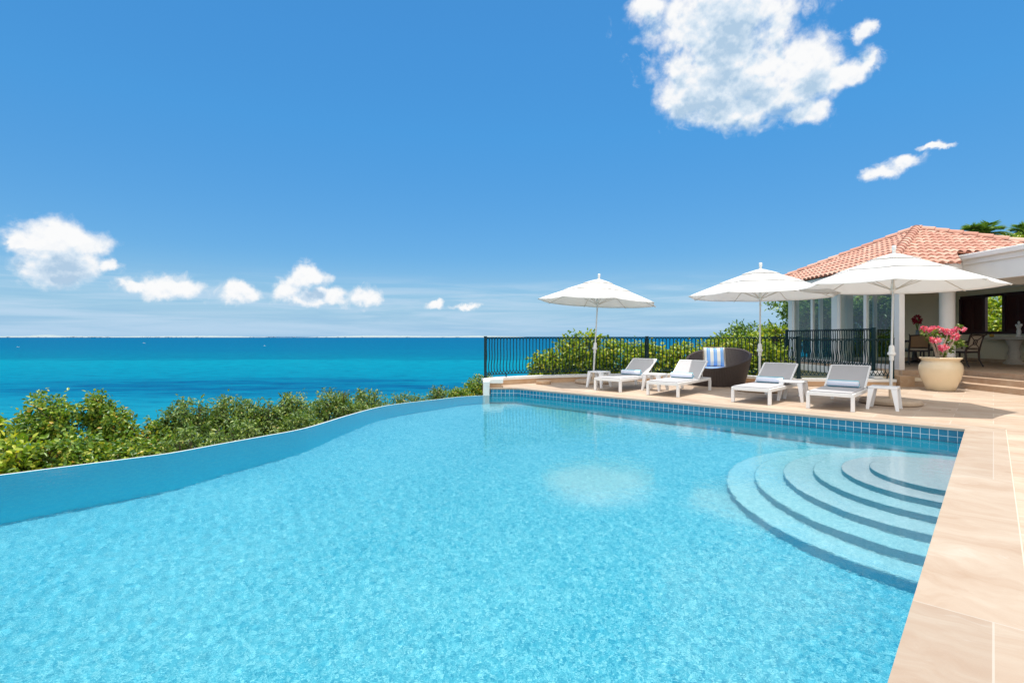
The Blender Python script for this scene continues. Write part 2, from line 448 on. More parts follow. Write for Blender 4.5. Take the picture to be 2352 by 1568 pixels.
def stripe_mat(name, cols, period, axis=0, rough=.9):
    m = bpy.data.materials.new(name); m.use_nodes = True
    b = NB(m.node_tree); p = m.node_tree.nodes['Principled BSDF']
    tc = b.n('ShaderNodeTexCoord').outputs['Object']
    xyz = b.sep(tc)
    if axis == 'angle':                       # bands round a roll whose axis is local x
        t = b.m('FRACT', b.m('MULTIPLY_ADD', b.m('ARCTAN2', xyz[1], xyz[2]), 1 / (2 * math.pi), .5))
    else:
        t = b.m('FRACT', b.m('MULTIPLY_ADD', xyz[axis], 1 / period, 20.5))
    c = b.ramp(t, cols, 'CONSTANT')
    c = b.mix(b.noise(tc, 120, 3), c, b.mix(1, c, (.8, .8, .8), 'MULTIPLY'))
    b.put(p.inputs['Base Color'], c); p.inputs['Roughness'].default_value = rough; p.inputs['Specular IOR Level'].default_value = .1
    bp = b.n('ShaderNodeBump'); bp.inputs['Strength'].default_value = .5; bp.inputs['Distance'].default_value = .006
    b.put(bp.inputs['Height'], b.noise(tc, 60, 3)); b.put(p.inputs['Normal'], bp.outputs[0])
    return m

def roof_mat():
    m = bpy.data.materials.new('roof_tile'); m.use_nodes = True
    b = NB(m.node_tree); p = m.node_tree.nodes['Principled BSDF']
    g = b.n('ShaderNodeNewGeometry'); tc = b.n('ShaderNodeTexCoord').outputs['Object']
    c = b.ramp(g.outputs['Random Per Island'], [(0, (.40, .165, .12)), (.3, (.47, .22, .16)), (.6, (.52, .28, .21)), (.85, (.57, .36, .28)), (1, (.42, .19, .14))])
    c = b.mix(b.m('MULTIPLY', b.noise(tc, 7, 5, .65), .45), c, (.60, .43, .35))
    b.put(p.inputs['Base Color'], c); p.inputs['Roughness'].default_value = .85; p.inputs['Specular IOR Level'].default_value = .2
    return m

M = dict(
    deck=travertine('terrace_travertine', (.745, .765, .80)),
    coping=travertine('coping_travertine', (.61, .64, .685), joints=(1.22, 3.1), jw=.004),
    step=travertine('step_travertine', (.83, .80, .78), joints=(.9, 5), rot=0),
    face=travertine('curb_travertine', (.88, .78, .68), joints=None),
    grout=pmat('grout', (.60, .53, .44), .9),
    plaster=pebble_ripple('pool_plaster', (.022, .285, .445), (.085, .475, .605), (.34, .74, .81), 70., True),  # floor speckle: pebble grain, with the water's ripple glitter put into the colour
    wallplaster=pebble_ripple('pool_wall_plaster', (.008, .72, .93), (.02, .78, .95), (.07, .84, .97), 46.),
    aqua=pebble_ripple('deep_tread_tint', (.21, .54, .65), (.30, .63, .72), (.44, .75, .82), 60.),
    riser=pebble_ripple('riser_shade_tint', (.11, .48, .63), (.17, .55, .70), (.25, .62, .76), 60.),
    pale=pebble_ripple('mid_tread_tint', (.30, .56, .65), (.39, .64, .72), (.52, .73, .80), 60.),
    palest=pebble_ripple('shallow_tread_tint', (.46, .55, .62), (.52, .60, .66), (.60, .66, .71), 60.),
    tile=tile_mat(), water=water_mat(),
    lip=pmat('infinity_lip', (.50, .52, .52), .5),
    white=pmat('white_stucco', (.80, .79, .77), .8, .2, .06, 3, .002, 60),
    cream=pmat('cream_stucco', (.84, .77, .60), .85, .2, .06, 2, .002, 60),
    wgrey=pmat('white_painted_cap', (.76, .75, .72), .7, .2, .08, 5),
    iron=pmat('green_painted_iron', (.004, .026, .033), .6, .25, .3, 30),
    lframe=pmat('white_powder_coat', (.80, .80, .80), .4, .4, .03),
    sling=pmat('grey_mesh_sling', (.45, .44, .45), .75, .2, .05, 8, .0006, 900),
    resin=pmat('white_resin', (.80, .80, .81), .35, .4, .03),
    canopy=fabric_mat('white_canvas', (.84, .84, .83), .42),
    pole=pmat('silver_pole', (.66, .66, .65), .35, .5, .06, 20),
    polew=pmat('white_pole_fitting', (.80, .79, .76), .45, .4, .04),
    rib=pmat('canopy_rib', (.60, .56, .50), .5),
    stone=pmat('brown_stone', (.44, .34, .25), .75, .25, .3, 14, .003, 50),
    sleeve=pmat('beige_sleeve', (.55, .43, .31), .6),
    black=pmat('black_plastic', (.02, .02, .022), .4),
    wicker=wicker_mat(),
    bluecush=pmat('blue_cushion', (.22, .36, .66), .9, .1, .1, 10),
    pillow=stripe_mat('striped_pillow', [(0, (.82, .79, .70)), (.36, (.20, .42, .78)), (.62, (.38, .58, .84)), (.70, (.20, .42, .78)), (.86, (.82, .79, .70))], .17, 0),
    towel=stripe_mat('rolled_towel', [(0, (.13, .46, .62)), (.15, (.74, .79, .92)), (.30, (.82, .85, .93)), (.39, (.22, .56, .68)), (.50, (.34, .66, .73)), (.58, (.80, .84, .92)), (.74, (.2, .52, .66)), (.88, (.74, .79, .92))], 1, 'angle'),
    pot=pmat('cream_glaze', (.72, .59, .40), .16, .6, .07, 2.5),
    soil=pmat('soil', (.05, .035, .025), .95),
    bark=pmat('bark', (.20, .16, .12), .9, .2, .35, 12, .004, 30),
    paleb=pmat('pale_bark', (.42, .34, .26), .85, .2, .3, 18, .002, 50),
    roof=roof_mat(), pan=pmat('roof_pan', (.34, .14, .09), .9, .1, .3, 10),
    glass=glass_mat(),
    mahog=pmat('dark_mahogany', (.045, .018, .024), .45, .4, .3, 8),
    shut=pmat('shutter_slats', (.055, .012, .014), .45, .4, .25, 8),
    dwood=pmat('dark_wood', (.05, .032, .026), .4, .4, .3, 10),
    rattan=pmat('woven_rattan', (.30, .18, .10), .7, .2, .35, 60, .002, 150),
    cushb=pmat('beige_cushion', (.50, .42, .33), .9, .1, .15, 14),
    stonel=pmat('pale_carved_stone', (.52, .47, .40), .8, .2, .2, 14, .004, 30),
    porc=pmat('white_porcelain', (.82, .81, .79), .3, .5, .03),
    brass=pmat('yellow_ceramic', (.62, .36, .05), .3, .5, .2),
    earth=pmat('earth', (.06, .055, .03), .95, .1, .5, 2, .05, 3),
    retain=pmat('retaining_wall', (.62, .60, .55), .85, .2, .12, 2),
    pink=leaf_mat('pink_petal', [(0, (.72, .06, .19)), (.55, (.80, .16, .32)), (1, (.88, .50, .60))], .6, .3),
    red=leaf_mat('red_petal', [(0, (.32, .005, .02)), (1, (.52, .02, .06))], .6, .2),
    leafA=leaf_mat('hedge_leaf', [(0, (0.044, 0.114, 0.015)), (.3, (0.093, 0.194, 0.023)), (.62, (0.193, 0.300, 0.032)), (.86, (0.317, 0.393, 0.045)), (.965, (0.435, 0.403, 0.045)), (1, (0.600, 0.311, 0.045))], .36, .3),
    leafB=leaf_mat('dull_leaf', [(0, (0.049, 0.103, 0.023)), (.4, (0.102, 0.183, 0.036)), (.8, (0.199, 0.290, 0.055)), (.97, (0.314, 0.373, 0.081)), (1, (0.497, 0.393, 0.130))], .4, .28),
    leafC=leaf_mat('bright_leaf', [(0, (0.074, 0.157, 0.016)), (.35, (0.180, 0.286, 0.026)), (.7, (0.340, 0.421, 0.035)), (.95, (0.553, 0.537, 0.048)), (1, (0.724, 0.590, 0.079))], .38, .36),
    leafD=leaf_mat('garden_leaf', [(0, (0.043, 0.104, 0.022)), (.5, (0.108, 0.198, 0.036)), (.9, (0.234, 0.346, 0.054)), (1, (0.390, 0.469, 0.090))], .35, .32),
    palm=leaf_mat('palm_leaf', [(0, (.06, .14, .02)), (.6, (.14, .26, .045)), (1, (.28, .34, .08))], .4, .3),
    adleaf=leaf_mat('plant_leaf', [(0, (.06, .13, .02)), (.6, (.16, .25, .05)), (1, (.34, .36, .08))], .4, .35),
)

# ------------------------------------------------------------------ plan of the pool and terrace
A = Vector((6.15, 7.01)); bd = Vector((-.7331, .6801)); rd = Vector((-.6801, -.7331))
C = A + bd * 8.2
D = Vector((-.52, 12.62))
WZ = -.182
INF = catmull([D, (-1.2, 12.3), (-1.74, 11.72), (-2.32, 11.1), (-2.7, 10.45), (-2.97, 9.35), (-3.21, 8.1), (-3.56, 7.42), (-3.88, 6.88), (-4.16, 6.38),
               (-4.47, 6.07), (-4.77, 5.8), (-5.03, 5.57), (-5.29, 5.33), (-6.2, 4.55), (-7.3, 3.5), (-8.4, 2.3), (-9.2, .8), (-9.4, -1.0)], 6)
E_ = A + rd * 15.5
OUT = [A, C] + INF + [Vector((-7.4, -4.2)), E_]          # counter-clockwise outline of the water
def poly_mesh(name, outline, zf, mat, cuts=(), parent=None):
    bm = bmesh.new()
    f = bm.faces.new([bm.verts.new((p.x, p.y, 0)) for p in outline])
    if f.normal.z < 0: f.normal_flip()
    bmesh.ops.triangulate(bm, faces=bm.faces[:])
    for c in cuts:
        bmesh.ops.bisect_plane(bm, geom=bm.verts[:] + bm.edges[:] + bm.faces[:], plane_co=(c, 0, 0), plane_no=(1, 0, 0))
    for v in bm.verts: v.co.z = zf(v.co.x, v.co.y)
    bmesh.ops.recalc_face_normals(bm, faces=bm.faces[:])
    if sum(f.normal.z for f in bm.faces) < 0: bmesh.ops.reverse_faces(bm, faces=bm.faces[:])
    me = bpy.data.meshes.new(name); bm.to_mesh(me); bm.free(); me.materials.append(mat)
    o = bpy.data.objects.new(name, me); COL.objects.link(o); o.parent = parent
    return o
def floor_z(x, y): return WZ - (1.3 + .115 * min(5.2, max(0., -x - .5)))

def build_pool():
    pool = thing('swimming_pool', 'turquoise freeform infinity pool with blue tile band and curved steps under the water', 'pool', (0, 0, 0))
    recv = []
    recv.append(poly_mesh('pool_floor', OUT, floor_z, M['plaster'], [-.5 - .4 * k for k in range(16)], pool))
    # plaster walls under the tile band and the inner face of the infinity wall
    w = MB()
    def wall(pts, ztop):
        for a, b_ in zip(pts, pts[1:]):
            w.add([(a.x, a.y, -2.6), (b_.x, b_.y, -2.6), (b_.x, b_.y, ztop), (a.x, a.y, ztop)], [(0, 3, 2, 1)])
    wall([E_, A, C, D], -.30)
    wall(INF, WZ + .003)
    wall([INF[-1], Vector((-7.4, -4.2)), E_], -.03)
    recv.append(w.build('pool_wall', M['wallplaster'], pool))
    # tile band: two rows above the water, one below
    t = MB(); uvs = []; s0 = 0.
    pin = [E_, A, C, D]
    for a, b_ in zip(pin, pin[1:]):
        n = Vector((-(b_ - a).y, (b_ - a).x)).normalized() * .008
        L = (b_ - a).length
        p, q = a + n, b_ + n
        t.add([(p.x, p.y, -.315), (q.x, q.y, -.315), (q.x, q.y, -.018), (p.x, p.y, -.018)], [(0, 1, 2, 3)])
        uvs += [(s0, -.297), (s0 + L, -.297), (s0 + L, .0), (s0, .0)]; s0 += round(L, 1)
    o = t.build('tile_band', M['tile'], pool)
    ul = o.data.uv_layers.new(name='UVMap')
    for i, l in enumerate(o.data.loops): ul.data[i].uv = (uvs[l.vertex_index][0], uvs[l.vertex_index][1] + .315)
    recv.append(o)
    # infinity wall
    outer = offset(INF, -.04); iw = MB()
    outer2 = offset(INF, -.26)
    for i in range(len(INF) - 1):
        a, b_, c, d = INF[i], INF[i + 1], outer[i + 1], outer[i]
        iw.add([(a.x, a.y, WZ + .004), (b_.x, b_.y, WZ + .004), (c.x, c.y, WZ + .004), (d.x, d.y, WZ + .004), (c.x, c.y, -2.9), (d.x, d.y, -2.9)],
               [(0, 1, 2, 3), (3, 2, 4, 5)])
    iw.build('infinity_edge', M['lip'], pool)
    # coping: strips with an open joint to the terrace paving
    cw = .38
    nb = Vector((.6801, .7331)); nr = Vector((.7331, -.6801))   # outward normals of back edge, right edge
    cp = MB()
    a_in, c_in = A - nb * .022 - nr * .022, C - nb * .022
    cp.prism([a_in, E_ - nr * .022, E_ + nr * cw, A + nr * cw - nb * .022], -.034, 0)
    cp.build('coping', M['coping'], pool)
    cp = MB()
    cp.prism([A - nb * .022 + nr * cw, A + nr * cw + nb * cw, C + nb * cw, Vector((D.x - .02, 12.99)), Vector((D.x - .02, D.y - .022)), C - nb * .022 + Vector((0, .004))], -.034, 0)
    cp.build('coping', M['coping'], pool)
    # six semicircular steps against the right wall, deepest first
    cc = A + rd * 2.15
    radii = [.78, 1.05, 1.33, 1.64, 1.95, 2.26]
    for k, r in enumerate(radii):
        zt = WZ - (.10 + .2 * k)
        pts = []
        N = 40
        for i in range(N + 1):
            a = math.pi * i / N
            q = cc + rd * (math.cos(a) * r) - nr * (math.sin(a) * r)
            s = (q - A).dot(rd)
            if s < .004: q = q + rd * (.004 - s)
            pts.append(q)
        st = MB(); st.prism([(p.x, p.y) for p in pts], zt - .2 - (.35 if k == 5 else .012), zt)
        bm = bmesh.new(); me0 = bpy.data.meshes.new('t'); me0.from_pydata(st.V, [], st.F); bm.from_mesh(me0)
        tops = [e for e in bm.edges if all(abs(v.co.z - zt) < 1e-5 for v in e.verts)]
        bmesh.ops.bevel(bm, geom=tops, offset=.018, segments=3, affect='EDGES', profile=.5)
        s2 = MB(); s2.bm(bm)
        so = s2.build('step', M['palest'] if k < 2 else M['pale'] if k < 4 else M['aqua'], pool, smooth=40)  # deeper treads bluer: the water's dimming of light is put into their colour
        so.data.materials.append(M['riser'])  # underwater shade on the risers is put into this plaster colour
        for pg in so.data.polygons:
            if abs(pg.normal.z) < .3: pg.material_index = 1
        recv.append(so)
    for o in recv: o.cycles.is_caustics_receiver = True

    # the water: real ripples, so the sun makes its own caustics on the floor
    step = .0145
    x0, x1, y0, y1 = -6.6, 6.4, -.4, 12.9
    xs = np.arange(x0, x1, step); ys = np.arange(y0, y1, step)
    X, Y = np.meshgrid(xs, ys)
    rng = np.random.default_rng(7); Z = np.zeros_like(X)
    for k in range(48):
        lam = float(np.exp(rng.uniform(math.log(.06), math.log(.22)))); th = rng.uniform(0, 2 * math.pi)
        Z += 0.0013 * lam ** 1.75 * np.sin(2 * np.pi / lam * (X * np.cos(th) + Y * np.sin(th)) + rng.uniform(0, 6.28) + .8 * np.sin(X * rng.uniform(.5, 2)) + .8 * np.sin(Y * rng.uniform(.5, 2)))
    calm = .55 + .45 * (.5 + .5 * np.sin(X * .9 + 1.3 * np.sin(Y * .5)) * np.cos(Y * .7 + .6 * np.sin(X)))
    Z *= calm
    # keep the grid points that lie inside the outline grown by 4 cm
    poly = np.array([(p.x, p.y) for p in OUT])
    c = poly.mean(0)
    nx = len(xs); ny = len(ys)
    P = np.stack([X.ravel(), Y.ravel()], 1)
    inside = np.zeros(len(P), bool); dmin = np.full(len(P), 9.)
    for i in range(len(poly)):
        a, b_ = poly[i], poly[(i + 1) % len(poly)]
        cond = (a[1] > P[:, 1]) != (b_[1] > P[:, 1])
        with np.errstate(divide='ignore', invalid='ignore'):
            xi = (b_[0] - a[0]) * (P[:, 1] - a[1]) / (b_[1] - a[1]) + a[0]
        inside ^= cond & (P[:, 0] < xi)
        ab = b_ - a; tt = np.clip(((P - a) @ ab) / max(ab @ ab, 1e-9), 0, 1)
        dmin = np.minimum(dmin, np.hypot(*(P - a - tt[:, None] * ab).T))
    keep = inside | (dmin < .05)
    Zf = Z.ravel(); Zf = Zf * np.clip(np.where(inside, dmin, 0) / .15, .15, 1)
    k2 = keep.reshape(ny, nx)
    q = k2[:-1, :-1] & k2[1:, :-1] & k2[:-1, 1:] & k2[1:, 1:]
    jj, ii = np.nonzero(q)
    v00 = jj * nx + ii
    F = np.stack([v00, v00 + 1, v00 + nx + 1, v00 + nx], 1)
    used = np.unique(F); remap = np.full(nx * ny, -1); remap[used] = np.arange(len(used))
    V = np.stack([P[used, 0], P[used, 1], Zf[used] + WZ], 1)
    o = np_mesh('pool_water', V, remap[F], M['water'])
    o.data.polygons.foreach_set('use_smooth', [True] * len(o.data.polygons))
    o.cycles.is_caustics_caster = True
    tag(o, kind='structure')
    # flat water for the part of the pool behind and beside the camera
    rest = [Vector((-6.6, 4.28)), Vector((-7.3, 3.5)), Vector((-8.4, 2.3)), Vector((-9.2, .8)), Vector((-9.4, -1.0)), Vector((-7.4, -4.2)), E_, A + rd * 10.02, Vector((-.65, -.4)), Vector((-6.6, -.4))]
    o = poly_mesh('pool_water', rest, lambda x, y: WZ, M['water']); tag(o, kind='structure'); o.cycles.is_caustics_caster = True
    return pool

def np_mesh(name, V, F, mat, parent=None):
    me = bpy.data.meshes.new(name)
    V = np.ascontiguousarray(V, np.float32); F = np.ascontiguousarray(F, np.int32); k = F.shape[1]
    me.vertices.add(len(V)); me.vertices.foreach_set('co', V.ravel())
    me.loops.add(F.size); me.loops.foreach_set('vertex_index', F.ravel())
    me.polygons.add(len(F)); me.polygons.foreach_set('loop_start', np.arange(0, F.size, k, dtype=np.int32))
    me.update(calc_edges=True); me.materials.append(mat)
    o = bpy.data.objects.new(name, me); COL.objects.link(o); o.parent = parent
    return o
build_pool()

# ------------------------------------------------------------------ terrace, curb wall, ground, sea, island
CURB = catmull([(-.60, 13.05), (-.15, 13.5), (.89, 14.08), (2.28, 14.52), (3.84, 14.68), (5.2, 14.5), (6.35, 13.95), (7.15, 13.02)], 8)
CURB2 = [Vector((7.15, 13.02)), Vector((9.5, 12.86))]
def build_setting():
    nb = Vector((.6801, .7331)); nr = Vector((.7331, -.6801)); g = .3875
    inner = [Vector((-.53, 12.997)), C + nb * g + Vector((0, .0)), A + nb * g + nr * g, E_ + nr * g]
    outer = [Vector((18, E_.y)), Vector((18, 13.0)), Vector((9.5, 13.0))] + list(reversed(CURB))
    t = MB(); t.prism([(p.x, p.y) for p in inner + outer], -.004, 0)
    o = t.build('terrace', M['deck']); tag(o, kind='structure')
    # bedding under the paving: light grout shows in the open joint
    bed = [Vector((-.53, 12.7)), C + nb * .12, A + nb * .12 + nr * .12, E_ + nr * .12]
    t = MB(); t.prism([(p.x, p.y) for p in bed + outer], -3, -.005)
    o = t.build('terrace_bed', M['grout']); tag(o, kind='structure')
    # ground
    xs = np.concatenate([np.linspace(-90, -14, 20), np.linspace(-12, 26, 77), np.linspace(28, 90, 20)])
    ys = np.concatenate([np.linspace(-60, -6, 12), np.linspace(-5, 34, 79), np.linspace(36, 150, 40)])
    X, Y = np.meshgrid(xs, ys)
    d = np.maximum(0, -.73 * X + .68 * Y - 7.9)
    sm = lambda v, a, b_: (lambda u: u * u * (3 - 2 * u))(np.clip((v - a) / (b_ - a), 0, 1))
    rng = np.random.default_rng(3)
    Z = -2.75 - .30 * d - .07 * np.maximum(0, Y - 24) - .2 * np.maximum(0, Y - 40)
    Z = Z + 2.0 * sm(X, 9.5, 11) * sm(Y, 17.5, 20) * (1 - sm(Y, 26, 34)) + 2.2 * sm(X, 17.5, 19) * (1 - sm(Y, 26, 34))
    Z = Z + .1 * np.sin(X * 1.3) * np.cos(Y * 1.1) - .1
    nx = len(xs)
    F = [(j * nx + i, j * nx + i + 1, (j + 1) * nx + i + 1, (j + 1) * nx + i) for j in range(len(ys) - 1) for i in range(nx - 1)]
    o = np_mesh('ground', np.stack([X.ravel(), Y.ravel(), Z.ravel()], 1), np.array(F), M['earth']); tag(o, kind='structure')
    # sea
    m = bpy.data.materials.new('sea_water'); m.use_nodes = True
    b = NB(m.node_tree); p = m.node_tree.nodes['Principled BSDF']
    tc = b.n('ShaderNodeTexCoord').outputs['Object']
    x, y, z = b.sep(tc)
    inv = b.m('DIVIDE', 219., b.m('MAXIMUM', y, 60.))             # 0 far out .. 1 at the foot of the slope: water gets shallower
    n1 = b.noise(b.v('MULTIPLY', tc, (.0022, .006, 0)), 1., 5, .6)
    n2 = b.noise(b.v('MULTIPLY', tc, (.012, .05, 0)), 1., 5, .65)
    t = b.m('ADD', inv, b.m('MULTIPLY_ADD', n1, .16, -.08))
    t = b.m('ADD', t, b.m('MULTIPLY_ADD', n2, .10, -.05))
    col = b.ramp(t, [(0, (.0, 0.084, 0.191)), (.18, (.0, 0.101, 0.198)), (.29, (.0, 0.120, 0.205)), (.335, (.0, 0.169, 0.254)), (.5, (.0, 0.150, 0.241)), (.7, (.0, 0.131, 0.231)), (1, (.004, 0.165, 0.257))])
    # dark reef under the water off to the left
    rf = b.m('MULTIPLY', b.sstep(b.v('LENGTH', b.v('MULTIPLY_ADD', tc, (1 / 190, 1 / 70, 0), (170 / 190, -330 / 70, 0))), 1.15, .55), b.sstep(n2, .3, .6))
    col = b.mix(b.m('MULTIPLY', rf, .8), col, (.0, .066, .165))
    n3 = b.noise(b.v('MULTIPLY', tc, (.05, .16, 0)), 1., 7, .72)
    col = b.mix(b.sstep(n3, .52, .36, 0, .8), col, b.mix(1, col, (.4, .62, .74), 'MULTIPLY'))
    col = b.mix(b.sstep(n3, .52, .70, 0, .5), col, b.mix(1, col, (1, 1.35, 1.22), 'MULTIPLY'))
    df = b.n('ShaderNodeBsdfDiffuse'); b.put(df.inputs[0], col)
    gs = b.n('ShaderNodeBsdfGlossy'); gs.inputs['Roughness'].default_value = .25
    ms = b.n('ShaderNodeMixShader'); ms.inputs[0].default_value = .03
    b.put(ms.inputs[1], df.outputs[0]); b.put(ms.inputs[2], gs.outputs[0]); b.put(m.node_tree.nodes['Material Output'].inputs[0], ms.outputs[0])
    bp = b.n('ShaderNodeBump'); bp.inputs['Strength'].default_value = .7; bp.inputs['Distance'].default_value = 1.2
    wv = b.noise(b.v('MULTIPLY', tc, (.10, .22, 0)), 1., 6, .68)
    b.put(bp.inputs['Height'], wv); b.put(df.inputs['Normal'], bp.outputs[0]); b.put(gs.inputs['Normal'], bp.outputs[0])
    s = MB(); s.add([(-70000, 20, -30), (70000, 20, -30), (70000, 70000, -30), (-70000, 70000, -30), (-70000, -3000, -30), (70000, -3000, -30)], [(0, 1, 2, 3), (4, 5, 1, 0)])
    o = s.build('sea', m); tag(o, kind='structure')
    # low island on the horizon
    rng = random.Random(5); isl = MB(); N = 240; D0 = 15000.
    prof = []
    for i in range(N + 1):
        u = i / N; px = -260 + 1500 * u
        h = 44 + 22 * math.sin(px * .006 + 1) + 16 * math.sin(px * .017) + rng.uniform(-6, 6)
        if 80 < px < 260: h *= .55
        if px > 1080: h *= max(.12, 1 - (px - 1080) / 160)
        if px < 60: h *= .7
        prof.append(((px - 1176) / 1192 * D0, max(6, h)))
    vs = []; fs = []
    for X_, h in prof:
        vs += [(X_, D0, -31), (X_, D0, -26), (X_, D0 + 120, -30 + h * .75), (X_, D0 + 600, -30 + h), (X_, D0 + 1500, -31)]
    for i in range(N):
        for k in range(4): fs.append((i * 5 + k, (i + 1) * 5 + k, (i + 1) * 5 + k + 1, i * 5 + k + 1))
    isl.add(vs, fs)
    mi = bpy.data.materials.new('island_land'); mi.use_nodes = True
    b = NB(mi.node_tree); p = mi.node_tree.nodes['Principled BSDF']
    tc = b.n('ShaderNodeTexCoord').outputs['Object']; _, _, z = b.sep(tc)
    c = b.mix(b.noise(b.v('MULTIPLY', tc, (.006, .006, .03)), 1, 4), (.20, .26, .275), (.30, .35, .36))
    c = b.mix(b.sstep(b.m('ADD', z, b.m('MULTIPLY', b.noise(b.v('MULTIPLY', tc, (.003, 0, 0)), 1, 3), 18)), -8, -14), c, (.25, .28, .285))
    b.put(p.inputs['Base Color'], c); p.inputs['Roughness'].default_value = .9
    o = isl.build('island', mi); tag(o, kind='structure')
    # the town on it: specks that read as one mass
    tw = MB()
    for i in range(60):
        px = rng.choice([rng.uniform(55, 250), rng.uniform(330, 470), rng.uniform(560, 900), rng.uniform(0, 1080)])
        X_ = (px - 1176) / 1192 * D0; w = rng.uniform(20, 60); h = rng.uniform(5, 12); z0 = -26 + rng.uniform(0, 10)
        tw.box((X_, D0 - 30, z0 - 6), (X_ + w, D0 + 60, z0 + h))
    o = tw.build('far_town', pmat('far_town_walls', (.55, .56, .56), .8)); tag(o, 'tiny pale buildings strung along the low island shore on the horizon', 'town', kind='stuff')
build_setting()

def build_curb():
    o = thing('parapet_wall', 'low curved travertine curb wall with pale cap round the terrace edge', 'wall', (3.84, 14.68, 0))
    org = Vector((3.84, 14.68, 0))
    def strip(path, a, b_, z0, z1):
        m = MB(); p, q = offset(path, a), offset(path, b_)
        m.prism([(v.x, v.y) for v in p + q[::-1]], z0, z1); return m
    for path in (CURB, CURB2):
        strip(path, -.02 if path is CURB else -.02, .2, -.2, .125).build('wall_face', M['face'], o, origin=org)
        c = strip(path, -.05, .24, .125, .19)
        c.build('wall_cap', M['wgrey'], o, origin=org)
    m = MB(); m.box((-.70, 12.56, -2.9), (-.545, 13.3, .16), bev=.006); m.build('end_pier', M['wgrey'], o, origin=org)
    m = MB(); m.box((-.71, 12.72, .10), (-.22, 13.16, .205), bev=.008); m.build('pier_cap', M['wgrey'], o, origin=org)
    m = MB(); m.box((-.544, 12.78, -.02), (-.26, 13.12, .10)); m.build('pier_block', M['face'], o, origin=org)
    # retaining wall below
    m = MB(); p, q = offset(CURB + CURB2[1:], .03), offset(CURB + CURB2[1:], .18)
    m.prism([(v.x, v.y) for v in p + q[::-1]], -4, -.2); m.build('retaining_wall', M['retain'], o, origin=org)
build_curb()

# ------------------------------------------------------------------ railings
def baluster_mesh(h0, h1, sp):
    m = MB(); r = .012; a = sp / 2
    zt, zb = h1 - .085, h0 + .085
    bow = lambda z: .035 * math.exp(-((z - h0 - .2) / .15) ** 2) + .012 * math.exp(-((z - h1 + .22) / .16) ** 2)
    m.tube([(0, bow(z), z) for z in np.linspace(zb, zt, 11)], r, 6)
    for s in (-1, 1):
        m.tube([(s * a * (1 - math.cos(t)), bow(zt), zt + .085 * math.sin(t)) for t in np.linspace(0, math.pi / 2, 6)], r * .9, 5)
        m.tube([(s * a * math.sin(t * .9) , bow(zb) * (1 - t / 1.75), zb - .085 * t / 1.57) for t in np.linspace(0, math.pi / 2, 5)], r * .9, 5)
    return m
def railing(path, z0, h, label, posts, group='iron railings round the terrace', sp=.1):
    """path: plan polyline; z0 base height; h height of the top rail above z0"""
    P = resample(path, sp); org = Vector((P[0].x, P[0].y, z0))
    root = thing('railing', label, 'railing', org, group=group)
    dense = resample(path, .12)
    loc = lambda p, z: (p.x - org.x, p.y - org.y, z)
    t = MB()
    for dx, z1, z2, w in ((0, h - .022, h, .026),):
        a, b_ = offset(dense, w), offset(dense, -w)
        for i in range(len(dense) - 1):
            q = [loc(a[i], z1), loc(a[i + 1], z1), loc(b_[i + 1], z1), loc(b_[i], z1), loc(a[i], z2), loc(a[i + 1], z2), loc(b_[i + 1], z2), loc(b_[i], z2)]
            t.add(q, [(0, 3, 2, 1), (4, 5, 6, 7), (0, 1, 5, 4), (2, 3, 7, 6), (0, 4, 7, 3), (1, 2, 6, 5)])
    t.build('top_rail', M['iron'], root)
    t = MB(); t.tube([loc(p, .085) for p in dense], .013, 6)
    for p in dense[6::12]: t.tube([loc(p, 0), loc(p, .08)], .016, 6)
    t.build('bottom_rail', M['iron'], root)
    for p in posts:
        t = MB(); q = loc(p, 0); t.box((q[0] - .033, q[1] - .033, 0), (q[0] + .033, q[1] + .033, h + .005))
        t.box((q[0] - .043, q[1] - .043, h + .005), (q[0] + .043, q[1] + .043, h + .022))
        t.box((q[0] - .05, q[1] - .05, 0), (q[0] + .05, q[1] + .05, .018))
        t.build('post', M['iron'], root)
    bm_ = baluster_mesh(.085, h - .022, sp); first = None
    for i in range(1, len(P) - 0):
        p = (P[i - 1] + P[i]) / 2; tg = (P[i] - P[i - 1])
        if first is None: o = bm_.build('baluster', M['iron'], root, smooth=50); first = o
        else: o = first.copy(); COL.objects.link(o); o.parent = root
        o.location = loc(p, 0); o.rotation_euler = (0, 0, math.atan2(tg.y, tg.x))
    return root
full = offset(CURB, .10)
k1 = min(range(len(full)), key=lambda i: abs(full[i].x - 3.84))
railing(full[:k1 + 1], .19, 1.045, 'curved dark iron railing from the white end pier to behind the first lounger', [full[0], full[k1]])
railing(full[k1:], .19, 1.045, 'curved dark iron railing behind the dark wicker loveseat', [full[-1]])
railing([full[-1], Vector((9.5, 12.97))], .19, 1.0, 'straight dark iron railing in front of the pavilion balcony', [Vector((9.5, 12.97))])
railing([Vector((9.16, 17.3)), Vector((9.16, 13.15))], .385, 1.07, 'dark iron balcony railing under the glazed side of the pavilion', [Vector((9.16, 17.3)), Vector((9.16, 13.15))])

